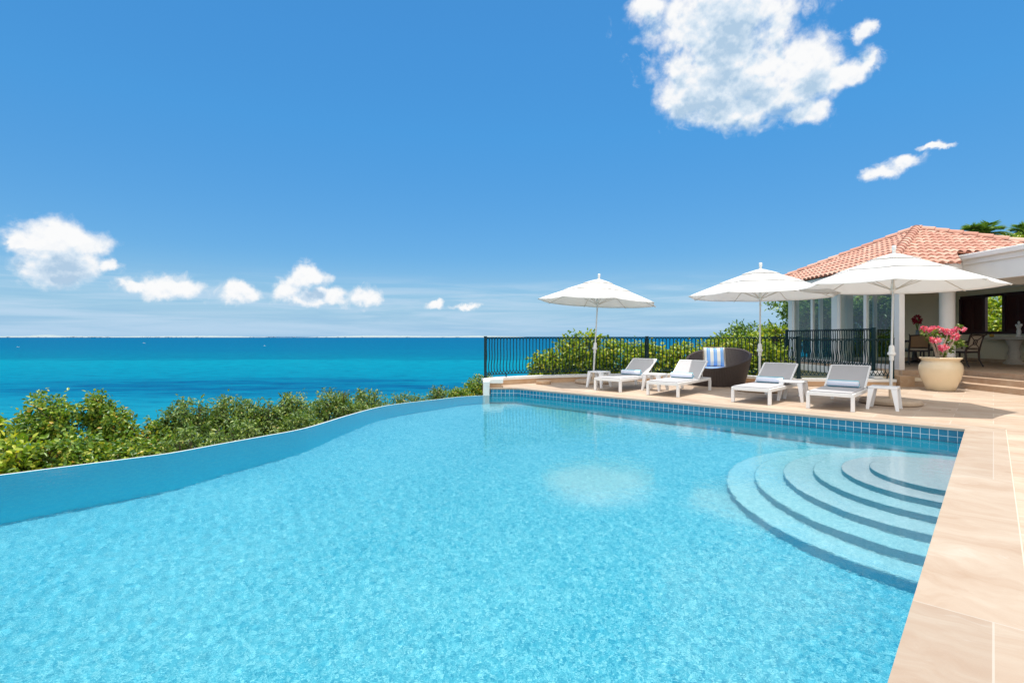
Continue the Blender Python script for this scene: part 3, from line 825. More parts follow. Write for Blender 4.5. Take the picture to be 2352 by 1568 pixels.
# ------------------------------------------------------------------ sun loungers, towels, side tables
def make_lounger():
    root = thing('sun_lounger', 'x', 'sun lounger')
    w = .33
    f = MB()
    for s in (-1, 1): f.box((s * w - .022, 0, .235), (s * w + .022, 1.92, .295), bev=.005)
    for y in (0, 1.87): f.box((-w + .022, y, .235), (w - .022, y + .05, .295), bev=.005)
    for y in (.6, 1.15): f.box((-w + .022, y, .245), (w - .022, y + .03, .275))
    f.build('frame', M['lframe'], root)
    for x in (-1, 1):
        for y in (.0, 1.865):
            l = MB(); l.box((x * w - .0275, y, 0), (x * w + .0275, y + .055, .234), bev=.004); l.build('leg', M['lframe'], root)
    s = MB(); s.box((-w + .012, .012, .297), (w - .012, 1.2, .316), bev=.006); s.build('seat', M['sling'], root)
    a = R(34); Mt = Matrix.Translation((0, 1.2, .306)) @ Matrix.Rotation(a, 4, 'X')
    bk = MB(); bk.box((-w + .03, .01, -.008), (w - .03, .655, .010), Mt, bev=.005); back = bk.build('backrest', M['sling'], root)
    fr = MB()
    for q in (-1, 1): fr.box((q * (w - .012) - .016, 0, -.018), (q * (w - .012) + .016, .675, .014), Mt, bev=.004)
    fr.box((-w + .028, .657, -.018), (w - .028, .678, .014), Mt)
    fr.build('backrest_frame', M['lframe'], back)
    st = MB()
    for q in (-1, 1): st.tube([Mt @ Vector((q * (w - .07), .42, -.02)), (q * (w - .07), 1.62, .25)], .009, 6)
    st.tube([(-w + .07, 1.62, .25), (w - .07, 1.62, .25)], .009, 6)
    st.build('support_bar', M['pole'], root)
    return root
LD = Vector((.6801, .7331))
lou = make_lounger()
spots = [((1.936, 12.04), (2.395, 11.62)), ((2.907, 11.04), (3.377, 10.68)), ((4.19, 9.82), (4.68, 9.49)), ((5.14, 8.97), (5.63, 8.63))]
lab = ['white sun lounger with grey sling beside the small table near the first parasol pole', 'white sun lounger with grey sling standing in front of the wicker loveseat',
       'white sun lounger with grey sling directly in front of the middle parasol pole', 'white sun lounger with grey sling nearest the steps, left of the end side table']
RZ = math.atan2(LD.y, LD.x) - math.pi / 2
loungers = []
for i, (p, q) in enumerate(spots):
    o = lou if i == 0 else copy_tree(lou)
    c = (Vector(p) + Vector(q)) / 2
    o.location = (c.x, c.y, 0); o.rotation_euler = (0, 0, RZ + (0, .05, -.02, 0)[i])
    tag(o, lab[i], 'sun lounger', 'sun loungers along the pool'); loungers.append((c, o.rotation_euler.z))
def towel_mesh():
    m = MB(); N = 26; prof = []
    L = .25
    rng = random.Random(2)
    vs = []; fs = []
    xs = [-L, -L + .012, -.12, 0, .12, L - .012, L]
    for ix, x in enumerate(xs):
        for k in range(N):
            a = 2 * math.pi * k / N
            r = .068 * (1 + .02 * math.sin(3 * a + ix) + rng.uniform(-.008, .008))
            if ix in (0, 6): r *= .88
            vs.append((x, r * math.cos(a) * 1.08, r * math.sin(a) * .92))
    n = len(xs)
    for i in range(n - 1):
        for k in range(N): fs.append((i * N + k, i * N + (k + 1) % N, (i + 1) * N + (k + 1) % N, (i + 1) * N + k))
    m.add(vs, fs)
    for e, sx in ((0, -1), (n - 1, 1)):
        # rolled end: rings stepping in and out show the spiral
        base = [vs[e * N + k] for k in range(N)]; prev = base; rings = [(.72, .0), (.66, -.012), (.42, -.004), (.36, -.016), (.12, -.006)]
        for s, dx in rings:
            cur = [(base[k][0] + sx * dx, base[k][1] * s, base[k][2] * s) for k in range(N)]
            m.add(prev + cur, [(k, (k + 1) % N, N + (k + 1) % N, N + k) for k in range(N)]); prev = cur
        m.add(prev, [tuple(range(N))])
    return m
tw0 = None
tlab = ['rolled teal and white towel on the lounger nearest the white end pier', 'rolled teal and white towel on the lounger in front of the wicker loveseat', 'rolled teal and white towel on the lounger below the middle parasol', 'rolled blue and lilac striped towel on the lounger nearest the steps']
for i, (c, rz) in enumerate(loungers):
    d = Vector((-math.sin(rz), math.cos(rz)))
    p = c + d * (1.085 if i != 1 else 1.06)
    if tw0 is None: o = tw0 = towel_mesh().build('towel', M['towel'], smooth=60)
    else: o = tw0.copy(); COL.objects.link(o)
    o.location = (p.x, p.y, .3175 + .064); o.rotation_euler = (0, 0, rz + (.05, -.03, .02, -.02)[i])
    tag(o, tlab[i], 'towel', 'rolled towels on the loungers')
def make_table():
    root = thing('side_table', 'x', 'side table'); w = .205
    t = MB(); t.box((-w, -w, .355), (w, w, .392), bev=.012); t.build('table_top', M['resin'], root, smooth=40)
    for x in (-1, 1):
        for y in (-1, 1):
            l = MB(); a, b_ = .085, .045
            top = [(x * w, y * w), (x * (w - a), y * w), (x * (w - a), y * (w - a)), (x * w, y * (w - a))]
            bot = [(x * (w + .028), y * (w + .028)), (x * (w + .028 - b_), y * (w + .028)), (x * (w + .028 - b_), y * (w + .028 - b_)), (x * (w + .028), y * (w + .028 - b_))]
            if x * y < 0: top, bot = top[::-1], bot[::-1]
            vs = [(p[0], p[1], 0) for p in bot] + [(p[0] * .985, p[1] * .985, .356) for p in top]
            l.add(vs, [(3, 2, 1, 0), (4, 5, 6, 7), (0, 1, 5, 4), (1, 2, 6, 5), (2, 3, 7, 6), (3, 0, 4, 7)])
            l.build('leg', M['resin'], root)
    return root
tab = make_table()
tl = ['white side table half hidden behind the lounger nearest the white end pier', 'white side table between the lounger nearest the pier and the one before the loveseat',
      'white side table between the two loungers nearest the steps', 'white splayed-leg side table at the end of the row, before the nearest parasol pole']
for i, (x, y) in enumerate([(2.16, 12.88), (3.33, 12.08), (5.49, 10.13), (6.44, 8.98)]):
    o = tab if i == 0 else copy_tree(tab)
    o.location = (x, y, 0); o.rotation_euler = (0, 0, RZ); tag(o, tl[i], 'side table', 'side tables between the loungers')

# ------------------------------------------------------------------ parasols
def make_parasol():
    root = thing('parasol', 'x', 'parasol')
    Rr, zr, za = 1.62, 2.16, 2.76
    zc = lambda r: za - (za - zr) * (r / Rr) ** 1.12
    def tier(r0, r1, dz, sag, nr=8, ns=6):
        m = MB(); vs = []; fs = []
        K = 8 * ns
        for i in range(nr + 1):
            r = r0 + (r1 - r0) * i / nr
            for k in range(K):
                s, u = divmod(k, ns); u /= ns
                a0, a1 = s * math.pi / 4, (s + 1) * math.pi / 4
                x = r * ((1 - u) * math.cos(a0) + u * math.cos(a1)); y = r * ((1 - u) * math.sin(a0) + u * math.sin(a1))
                hump = 4 * u * (1 - u)
                rim = (i / nr) ** 3
                x *= 1 - .022 * hump * rim * sag; y *= 1 - .022 * hump * rim * sag
                vs.append((x, y, zc(r) + dz - .022 * hump * (r / Rr) * sag))
        for i in range(nr):
            for k in range(K): fs.append((i * K + k, i * K + (k + 1) % K, (i + 1) * K + (k + 1) % K, (i + 1) * K + k))
        m.add(vs, fs); return m
    m = tier(.86, Rr, 0, 1.); can = m.build('canopy', M['canopy'], root, smooth=25, solid=.004)
    # hem round the rim
    tier(.34, .93, .017, .95).build('vent_tier', M['canopy'], can, smooth=25, solid=.004)
    tier(.03, .42, .038, .8).build('vent_cap', M['canopy'], can, smooth=25, solid=.004)
    p = MB(); p.tube([(0, 0, .92), (0, 0, 2.76)], .019, 12); p.build('pole', M['pole'], root, smooth=40)
    p = MB(); p.tube([(0, 0, .07), (0, 0, .93)], .025, 12); p.build('lower_pole', M['pole'], root, smooth=40)
    s = MB(); s.lathe([(.03, .1), (.034, .3), (.027, .34)], 14); s.build('sleeve', M['sleeve'], root, smooth=40)
    s = MB(); s.tube([(.03, 0, .26), (.085, 0, .26)], .012, 8); s.tube([(.085, 0, .26), (.11, 0, .26)], .03, 10); s.build('clamp_knob', M['black'], root, smooth=40)
    h = MB(); h.lathe([(.028, .80), (.04, .82), (.036, .88), (.044, .9), (.066, .915), (.066, .945), (.046, .965), (.044, 1.06), (.027, 1.09)], 16); h.build('crank_housing', M['polew'], root, smooth=40)
    h = MB(); h.lathe([(.022, 2.08), (.052, 2.10), (.05, 2.14), (.03, 2.2), (.03, 2.23)], 16); h.build('hub', M['polew'], root, smooth=40)
    h = MB(); h.lathe([(.022, 2.76), (.03, 2.8), (.026, 2.84), (.034, 2.855), (.036, 2.92), (.028, 2.935), (.0, 2.94)], 16); h.build('finial', M['polew'], root, smooth=40)
    first = None
    rib = MB(); rib.tube([(r, 0, zc(r) - .024) for r in np.linspace(.05, Rr - .01, 9)], .008, 5)
    rib.tube([(.045, 0, 2.12), (.82, 0, zc(.82) - .03)], .008, 5)
    for k in range(8):
        if first is None: o = first = rib.build('rib', M['rib'], root, smooth=50)
        else: o = first.copy(); COL.objects.link(o); o.parent = root
        o.rotation_euler = (0, 0, k * math.pi / 4)
    return root
par = make_parasol()
bases = [(2.17, 13.9), (5.66, 11.87), (7.03, 9.64)]
pl = ['white parasol standing farthest away, by the first lounger', 'white parasol in the middle, between the other two', 'white parasol nearest the pavilion steps, its canopy crossing the tiled roof']
for i, (x, y) in enumerate(bases):
    o = par if i == 0 else copy_tree(par)
    o.location = (x, y, .0)
    lean = [(R(-.6), R(3.3), R(5)), (R(0), R(.5), R(42)), (R(.3), R(1.1), R(10))][i]
    o.rotation_euler = (Matrix.Rotation(lean[1], 3, 'Y') @ Matrix.Rotation(lean[0], 3, 'X') @ Matrix.Rotation(lean[2], 3, 'Z')).to_euler()
    tag(o, pl[i], 'parasol', 'white parasols behind the loungers')
bl = ['round brown stone base under the farthest parasol', 'round brown stone base under the middle parasol', 'round brown stone base under the nearest parasol']
b0 = None
for i, (x, y) in enumerate(bases):
    if b0 is None:
        m = MB(); m.lathe([(.0, .0), (.46, .0), (.485, .02), (.485, .06), (.46, .088), (.42, .098), (.0, .1)], 48)
        o = b0 = m.build('stone_disc', M['stone'], smooth=40)
    else: o = b0.copy(); COL.objects.link(o)
    o.location = (x, y, .002); tag(o, bl[i], 'stone disc', 'stone discs under the parasols')
m = MB(); m.lathe([(0, 0), (.19, 0), (.2, .015), (.2, .075), (.185, .09), (0, .092)], 36)
o = m.build('stone_disc', M['face'], smooth=40); o.location = (.83, 13.68, .002)
tag(o, 'small round tan stone disc on the terrace against the curb near the white end pier', 'stone disc')

# ------------------------------------------------------------------ wicker loveseat
def build_loveseat():
    org = Vector((5.32, 13.42, 0)); front = math.atan2(-.80, -.60)
    root = thing('loveseat', 'round dark brown wicker basket loveseat by the railing', 'loveseat', org, front)
    N = 72
    def rim(a): return .44 + .49 * ((1 - math.cos(a)) / 2) ** .85
    def wall(r0, r1, z0, inner):
        vs = []; fs = []; K = 12
        for j in range(K + 1):
            t = j / K
            for k in range(N):
                a = 2 * math.pi * k / N
                z = z0 + (rim(a) - z0) * t
                h = z / .93
                r = (.62 + .22 * h ** .8) - inner
                vs.append((r * math.cos(a), r * math.sin(a), z))
        for j in range(K):
            for k in range(N):
                f = (j * N + k, j * N + (k + 1) % N, (j + 1) * N + (k + 1) % N, (j + 1) * N + k)
                fs.append(f if not inner else f[::-1])
        return vs, fs
    m = MB(); vo, fo = wall(0, 0, 0, 0); vi, fi = wall(0, 0, .28, .06)
    m.add(vo, fo); m.add(vi, fi)
    top_o = vo[-N:]; top_i = vi[-N:]
    mid = [((a[0] + b_[0]) / 2, (a[1] + b_[1]) / 2, a[2] + .022) for a, b_ in zip(top_o, top_i)]
    m.add(top_o + mid + top_i, [(k, (k + 1) % N, N + (k + 1) % N, N + k) for k in range(N)] + [(N + k, N + (k + 1) % N, 2 * N + (k + 1) % N, 2 * N + k) for k in range(N)])
    m.add([(0, 0, .281)] + vi[:N], [(0, 1 + k, 1 + (k + 1) % N) for k in range(N)])
    m.build('basket', M['wicker'], root, smooth=50)
    c = MB(); c.lathe([(0, .285), (.55, .285), (.60, .31), (.615, .37), (.59, .425), (.5, .445), (0, .45)], 48); c.build('seat_cushion', M['bluecush'], root, smooth=60)
    # striped pillow leaning on the back
    P = thing('pillow', 'blue and cream striped square pillow with fringe in the wicker loveseat', 'pillow', (5.40, 13.86, .70), 0, rot=(R(72), 0, R(-14)))
    n = 18; vs = []; fs = []; s = .265
    for sgn in (1, -1):
        for j in range(n + 1):
            for i in range(n + 1):
                u, v = 2 * i / n - 1, 2 * j / n - 1
                th = .09 * ((1 - u ** 4) * (1 - v ** 4)) ** .7
                pull = 1 - .06 * (1 - abs(u) ** 2) * (abs(v) ** 3); pull2 = 1 - .06 * (1 - abs(v) ** 2) * (abs(u) ** 3)
                vs.append((u * s * pull2, v * s * pull, sgn * th))
        o = len(vs) - (n + 1) ** 2
        for j in range(n):
            for i in range(n):
                f = (o + j * (n + 1) + i, o + j * (n + 1) + i + 1, o + (j + 1) * (n + 1) + i + 1, o + (j + 1) * (n + 1) + i)
                fs.append(f if sgn > 0 else f[::-1])
    m = MB(); m.add(vs, fs); m.build('pillow_cover', M['pillow'], P, smooth=60)
    fr = MB(); rng = random.Random(4)
    for k in range(70):
        u = 2 * (k + .5) / 70 - 1
        for side in range(4):
            a = Vector((u * s, s * .98, 0)); b_ = Vector((u * s + rng.uniform(-.008, .008), s * 1.07, rng.uniform(-.01, .01)))
            Mx = Matrix.Rotation(side * math.pi / 2, 4, 'Z')
            fr.tube([Mx @ a, Mx @ b_], .003, 4, False)
    fr.build('fringe', M['cushb'], P)
build_loveseat()

# ------------------------------------------------------------------ leaves and trees
def leaves(rng, centers, outs, per, L, Wd, spread, droop, up=.3):
    n = len(centers) * per
    c = np.repeat(centers, per, 0); o = np.repeat(outs, per, 0)
    c = c + rng.normal(0, spread, (n, 3))
    ax = o * .7 + rng.normal(0, .75, (n, 3)) + np.array([0, 0, -droop])
    ax /= np.linalg.norm(ax, axis=1, keepdims=True) + 1e-9
    nn = rng.normal(0, .6, (n, 3)) + np.array([0, 0, up + .5]) + o * .5
    sd = np.cross(ax, nn); sd /= np.linalg.norm(sd, axis=1, keepdims=True) + 1e-9
    nn = np.cross(sd, ax)
    ln = (L * rng.uniform(.65, 1.25, n))[:, None]; wd = (Wd * rng.uniform(.75, 1.2, n))[:, None]
    fold = .28 * wd
    V = np.stack([c, c + ax * ln * .35 - sd * wd + nn * fold, c + ax * ln * .75 - sd * wd * .72 + nn * (fold * .6 - .06 * ln),
                  c + ax * ln - nn * .16 * ln, c + ax * ln * .75 + sd * wd * .72 + nn * (fold * .6 - .06 * ln), c + ax * ln * .35 + sd * wd + nn * fold], 1).reshape(-1, 3)
    b_ = np.arange(n)[:, None] * 6
    F = np.stack([b_ + np.array([0, 3, 2, 1]), b_ + np.array([0, 5, 4, 3])], 1).reshape(-1, 4)
    return V, F
def tree(name, label, cat, base, lobes, nclump, per, L, Wd, mat, seed, droop=.2, group=None, bark='bark', trunk_r=.07, spread=None, inner=.5):
    """lobes: (x, y, z, rx, rz) in world coordinates; base: where the trunk meets the ground"""
    rng = np.random.default_rng(seed)
    root = thing(name, label, cat, base, group=group)
    lob = np.array(lobes, float); org = np.array(base)
    wts = lob[:, 3] ** 2; wts /= wts.sum()
    idx = rng.choice(len(lob), nclump, p=wts)
    dv = rng.normal(0, 1, (nclump, 3)); dv /= np.linalg.norm(dv, axis=1, keepdims=True)
    rr = inner + (1.04 - inner) * rng.random(nclump) ** .55
    rr *= 1 + .16 * np.sin(dv[:, 0] * 5 + idx) * np.cos(dv[:, 1] * 6 + seed) + rng.normal(0, .05, nclump)
    cen = lob[idx, :3] + dv * rr[:, None] * np.stack([lob[idx, 3], lob[idx, 3], lob[idx, 4]], 1)
    ou = dv + np.array([0, 0, .35]); ou /= np.linalg.norm(ou, axis=1, keepdims=True)
    V, F = leaves(rng, cen - org, ou, per, L, Wd, spread or L * .55, droop)
    np_mesh('crown', V, F, mat, root)
    t = MB(); top = np.average(lob[:, :3], axis=0, weights=lob[:, 3]) - org
    fork = Vector((top[0] * .35, top[1] * .35, max(.15, top[2] * .45)))
    t.tube([(0, 0, -.25), fork * .5 + Vector((.03, -.02, 0)), fork], [trunk_r * 1.3, trunk_r, trunk_r * .85], 8)
    for i, lb in enumerate(lob):
        e = Vector(lb[:3] - org); mid = fork.lerp(e, .5) + Vector(rng.normal(0, .06, 3))
        t.tube([fork, mid, e], [trunk_r * .7, trunk_r * .45, trunk_r * .22], 6)
        for q in range(5):
            dd = Vector(rng.normal(0, 1, 3)).normalized(); dd.z = abs(dd.z) * .8
            e2 = e + Vector((dd.x * lb[3], dd.y * lb[3], dd.z * lb[4])) * .85
            t.tube([mid.lerp(e, .6), mid.lerp(e2, .6) + Vector((0, 0, .04)), e2], [trunk_r * .3, trunk_r * .2, trunk_r * .08], 5)
    t.build('trunk', M[bark], root, smooth=60)
    return root
def at(px, py, Y): return ((px - 1176) / 1192 * Y, Y, 1.25 - (py - 772.5) / 1192 * Y)
def edge_y(px):                               # depth of the infinity edge seen at that column
    best = min(INF, key=lambda p: abs(1176 + 1192 * p.x / max(p.y, .1) - px)); return best.y

# shrubs below the infinity edge: (px, top py, metres beyond the edge, width px, leaf kind)
HEDGE = [(-70, 950, 1.0, 150, 'C', 'glossy broad-leaved shrub cut by the left edge of the frame, below the pool rim'),
         (25, 1000, .75, 120, 'C', 'low light green shrub with drooping leaves by the pool rim at the far left'),
         (110, 903, 1.5, 120, 'A', 'tallest rounded yellow-green shrub beyond the left pool rim'),
         (165, 992, .75, 150, 'A', 'dense dark green shrub under the tall rounded shrub on the left'),
         (228, 899, 1.5, 70, 'A', 'narrow upright yellow-green shrub beside the tall rounded one'),
         (275, 940, 1.3, 75, 'A', 'thin open shrub with gaps of sea right of the upright shrub'),
         (300, 1002, .8, 150, 'A', 'mid green shrub with yellow leaves pressed against the pool rim'),
         (355, 966, 1.4, 100, 'A', 'low wide green shrub in the dip where the sea comes lowest'),
         (430, 918, 1.4, 100, 'B', 'olive drooping-leaved shrub left of the twin-topped one'),
         (420, 985, .8, 120, 'B', 'dull green shrub under the olive drooping shrub'),
         (520, 908, 1.5, 110, 'B', 'tall twin-topped olive shrub beyond the curve of the pool'),
         (545, 968, .85, 130, 'B', 'low dense olive shrub against the pool rim mid-way along'),
         (600, 915, 1.5, 80, 'B', 'loose dull green shrub right of the twin-topped shrub'),
         (665, 900, 1.5, 80, 'B', 'small upright shrub with bare twigs against the sea'),
         (690, 945, .9, 110, 'B', 'rounded low shrub under the bare-twigged shrub'),
         (760, 892, 1.6, 90, 'B', 'bushy olive shrub where the pool rim starts to curve'),
         (840, 893, 1.6, 80, 'B', 'grey-green shrub beside the sharpest bend of the rim'),
         (830, 922, 1.1, 100, 'B', 'short dense shrub hugging the bend of the pool rim'),
         (930, 902, 1.8, 90, 'B', 'low shrub with dry stems before the far rim'),
         (1015, 886, 1.8, 85, 'B', 'green shrub near the far end of the pool rim'),
         (1060, 886, 1.5, 70, 'A', 'yellowish shrub second from the white end pier'),
         (1100, 858, 1.7, 60, 'A', 'steep shrub touching the white end pier')]
for i, (px, py, off, wpx, kind, label) in enumerate(HEDGE):
    rng = random.Random(100 + i)
    Y = edge_y(px) + off * 2.1 + .3
    x, y, zt = at(px, py + 6, Y)
    w = wpx / 1192 * Y / 2
    zb = min(zt - .6, WZ - .3)
    lobes = []
    hgt = zt - zb
    rz = min(w * 1.05, hgt * .5)
    lobes.append((x, y, zt - rz * .92, w * .8, rz * .95))
    lobes.append((x - w * .6, y + .1, zt - rz * 1.3 - .06, w * .7, rz * .8))
    lobes.append((x + w * .6, y - .05, zt - rz * 1.25 - .04, w * .7, rz * .8))
    z = zt - rz * 1.6
    while z > zb - .3:
        lobes.append((x + rng.uniform(-.2, .2) * w, y + rng.uniform(-.15, .1), z - .1, w * rng.uniform(.85, 1.05), max(.25, rz * .75))); z -= rz * .9 + .12
    for q in range(3):                        # leafy shoots that break the top line
        lobes.append((x + rng.uniform(-.7, .7) * w, y + rng.uniform(-.2, .2), zt - rz * .25 + rng.uniform(-.12, .05), w * rng.uniform(.16, .28), rz * rng.uniform(.28, .45)))
    area = sum(l[3] * l[4] for l in lobes)
    mat = M['leaf' + kind]; L, Wd, dr = {'A': (.072, .020, .2), 'B': (.085, .0155, .42), 'C': (.105, .025, .45)}[kind]
    n = int(min(2100, 480 * area * (.095 / L) ** 1.5 + 180))
    tree('shrub', label, 'shrub', (x, y + .1, zb - 1.3), lobes, n, 9, L, Wd, mat, 200 + i, dr, 'shrubs along the infinity edge', trunk_r=.035, inner=.35)

# trees behind the railing: (px, top py, Y, width px, bottom py, kind, label)
BACK = [(1255, 812, 16.4, 70, 'C', 'low end of the bright green tree line, nearest the white pier'),
        (1325, 768, 16.6, 110, 'C', 'tallest bright green tree behind the farthest parasol pole'),
        (1415, 783, 17.0, 120, 'C', 'bright green broad-leaved tree behind the first lounger'),
        (1500, 790, 17.0, 100, 'C', 'bright green tree behind the railing post by the second lounger'),
        (1575, 796, 16.8, 100, 'C', 'bright green tree just left of the wicker loveseat'),
        (1650, 775, 17.5, 110, 'C', 'bright green tree behind the striped pillow'),
        (1735, 768, 17.2, 120, 'C', 'bright green tree behind the middle parasol pole'),
        (1720, 746, 22.0, 150, 'D', 'taller tree with feathery crown rising behind the railing left of the pavilion'),
        (1790, 752, 20.5, 70, 'C', 'light green tree against the left corner post of the pavilion')]
for i, (px, py, Y, wpx, kind, label) in enumerate(BACK):
    rng = random.Random(300 + i)
    x, y, zt = at(px, py, Y); w = wpx / 1192 * Y / 2; zb = -1.2
    lobes = []
    rz = min(w * .8, .7)
    lobes += [(x, y, zt - rz * .9, w * .75, rz), (x - w * .5, y + .15, zt - rz * 1.3, w * .6, rz * .85), (x + w * .5, y - .15, zt - rz * 1.25, w * .6, rz * .85)]
    z = zt - rz * 1.9
    while z > zb: lobes.append((x + rng.uniform(-.25, .25) * w, y + rng.uniform(-.2, .2), z, w * rng.uniform(.85, 1.1), rz * .9)); z -= rz * 1.0
    for q in range(4): lobes.append((x + rng.uniform(-.8, .8) * w, y + rng.uniform(-.3, .3), zt - rz * .3 + rng.uniform(-.15, .08), w * rng.uniform(.15, .25), rz * rng.uniform(.2, .35)))
    area = sum(l[3] * l[4] for l in lobes)
    tree('tree', label, 'tree', (x, y + .2, -3.6), lobes, int(min(1500, 210 * area + 200)), 8, .135, .036, M['leaf' + kind], 400 + i, .25, 'trees behind the terrace railing', trunk_r=.07, inner=.4, spread=.075)

# ------------------------------------------------------------------ villa: pavilion and porch
FZ = .385
def build_villa():
    root = thing('villa', 'cream villa pavilion with terracotta hip roof, glazed side and open porch', 'house', (10, 13.4, 0))
    org = (10, 13.4, 0)
    P = lambda m, name, mat, par=root, **k: m.build(name, mat, par, origin=org, **k)
    # plinth, floors and steps
    m = MB(); m.box((9.3, 13.02, -2.9), (16.2, 18.95, .2)); m.box((11.9, 4, -.03), (18, 13.02, .2)); P(m, 'plinth', M['cream'])
    m = MB(); m.box((9.08, 13.0, .2), (9.3, 17.45, .385), bev=.006); P(m, 'balcony_edge', M['white'])
    m = MB(); m.box((9.3, 13.4, .2), (16.2, 18.95, FZ)); m.box((11.55, 3.9, .26), (16.2, 13.4, FZ)); P(m, 'floor', M['step'])
    for k, (dx, z) in enumerate(((.72, .0), (.36, .13))):
        m = MB()
        m.prism([(11.55 - dx, 4), (11.55, 4), (11.55, 13.3), (10.0, 13.3), (10.0, 13.3 - dx * .55), (11.55 - dx, 13.3 - dx * .55)], .002 if k == 0 else .131, z + .13)
        P(m, 'entrance_step', M['step'])
    m = MB(); m.box((9.62, 12.86, 0), (9.98, 13.28, .262)); P(m, 'step_block', M['face'])
    m = MB(); m.box((10.0, 13.301, .0), (11.549, 13.4, FZ - .002)); P(m, 'entrance_step', M['step'])
    # posts of the glazed side
    for y0, y1, x1 in ((13.4, 13.56, 10.14), (15.95, 16.23, 10.2), (18.52, 18.8, 10.25)):
        m = MB(); m.box((10.0, y0, FZ), (x1, y1, 2.82), bev=.004); P(m, 'post', M['white'])
    # windows with panes on the left side
    def window(y0, y1):
        m = MB(); x0, x1 = 10.03, 10.11
        for a, b_ in ((y0, y0 + .07), (y1 - .07, y1), ((y0 + y1) / 2 - .06, (y0 + y1) / 2 + .06)): m.box((x0, a, FZ), (x1, b_, 2.8))
        for a, b_ in ((y0 + .07, (y0 + y1) / 2 - .06), ((y0 + y1) / 2 + .06, y1 - .07)):
            m.box((x0, a, FZ), (x1, b_, FZ + .12)); m.box((x0, a, 2.72), (x1, b_, 2.8))
        f = P(m, 'window', M['white'])
        for a, b_ in ((y0 + .07, (y0 + y1) / 2 - .06), ((y0 + y1) / 2 + .06, y1 - .07)):
            q = MB(); q.box((10.065, a, FZ + .12), (10.071, b_, 2.72)); P(q, 'pane', M['glass'], f)
    window(13.56, 15.95); window(16.23, 18.52)
    # far glazed wall
    def windowx(x0, x1):
        m = MB(); y0, y1 = 18.66, 18.74; xm = (x0 + x1) / 2
        for a, b_ in ((x0, x0 + .07), (x1 - .07, x1), (xm - .06, xm + .06)): m.box((a, y0, FZ), (b_, y1, 2.8))
        for a, b_ in ((x0 + .07, xm - .06), (xm + .06, x1 - .07)):
            m.box((a, y0, FZ), (b_, y1, FZ + .12)); m.box((a, y0, 2.72), (b_, y1, 2.8))
        f = P(m, 'window', M['white'])
        for a, b_ in ((x0 + .07, xm - .06), (xm + .06, x1 - .07)):
            q = MB(); q.box((a, 18.695, FZ + .12), (b_, 18.701, 2.72)); P(q, 'pane', M['glass'], f)
    windowx(10.25, 12.0); windowx(12.2, 13.95)
    m = MB(); m.box((12.0, 18.6, FZ), (12.2, 18.8, 2.82)); P(m, 'post', M['white'])
    # walls
    m = MB(); m.box((13.95, 18.62, FZ), (15.95, 18.78, 2.82)); P(m, 'wall', M['cream'])
    wy0, wy1, wz0, wz1 = 12.2, 18.42, 1.33, 2.66
    m = MB()
    m.box((15.95, 3.9, FZ), (16.15, 18.9, wz0)); m.box((15.95, 3.9, wz1), (16.15, 18.9, 2.82))
    m.box((15.95, wy1, wz0), (16.15, 18.9, wz1)); m.box((15.95, 3.9, wz0), (16.15, wy0, wz1)); P(m, 'wall', M['cream'])
    m = MB(); m.box((15.932, 3.9, FZ), (15.949, 18.6, FZ + .12)); m.box((13.95, 18.6, FZ), (15.93, 18.619, FZ + .12)); P(m, 'skirting', M['step'])
    # shutter window
    m = MB(); x0, x1 = 15.90, 16.0
    m.box((x0, wy0, wz0), (x1, wy1, wz0 + .09)); m.box((x0, wy0, wz1 - .09), (x1, wy1, wz1))
    cuts = [wy1, 17.5, 16.8, 15.9, 15.0, 14.1, 13.2, wy0]
    for c in cuts: m.box((x0 + .005, c - .05, wz0 + .09), (x1, c + .05, wz1 - .09))
    fr = P(m, 'shutter_window', M['mahog'])
    for a, b_ in zip(cuts, cuts[1:]):
        if (a, b_) == (17.5, 16.8): continue
        for y0, y1 in ((a - .05, (a + b_) / 2 + .003), ((a + b_) / 2 - .003, b_ + .05)):
            s = MB()
            s.box((15.94, y0 - .05, wz0 + .09), (15.975, y0, wz1 - .09)); s.box((15.94, y1, wz0 + .09), (15.975, y1 + .05, wz1 - .09))
            for zz in (wz0 + .09, wz1 - .16): s.box((15.942, y1 + .05, zz), (15.973, y0 - .05, zz + .07))
            n = 34
            for k in range(n):
                zc = wz0 + .17 + (wz1 - wz0 - .34) * k / (n - 1)
                s.box((-.018, y1 + .045, -.004), (.018, y0 - .045, .004), Matrix.Translation((15.957, 0, zc)) @ Matrix.Rotation(R(68), 4, 'Y'))
            P(s, 'shutter', M['shut'], fr)
    # ring beam, ceiling, porch roof
    m = MB()
    m.box((9.95, 13.38, 2.82), (10.25, 18.78, 3.25)); m.box((10.25, 18.55, 2.82), (16.15, 18.78, 3.25)); m.box((10.25, 13.38, 2.6), (16.15, 13.62, 3.25)); m.box((15.85, 13.62, 2.82), (16.15, 18.55, 3.25))
    P(m, 'ring_beam', M['white'])
    m = MB(); m.box((10.25, 13.62, 2.95), (15.85, 18.65, 3.05)); P(m, 'ceiling', M['white'])
    m = MB(); m.box((11.9, 3.9, 2.78), (16.3, 13.36, 2.948)); P(m, 'porch_ceiling', M['white'])
    m = MB(); m.box((11.62, 3.9, 2.63), (11.9, 13.37, 3.2)); P(m, 'porch_beam', M['white'])
    m = MB(); m.box((11.58, 3.9, 3.08), (11.62, 13.34, 3.2)); m.box((11.5, 3.9, 3.2), (11.95, 13.44, 3.335), bev=.02); P(m, 'cornice', M['white'])
    m = MB(); m.box((11.9, 3.9, 2.95), (16.3, 13.3, 3.3)); P(m, 'porch_roof', M['white'])
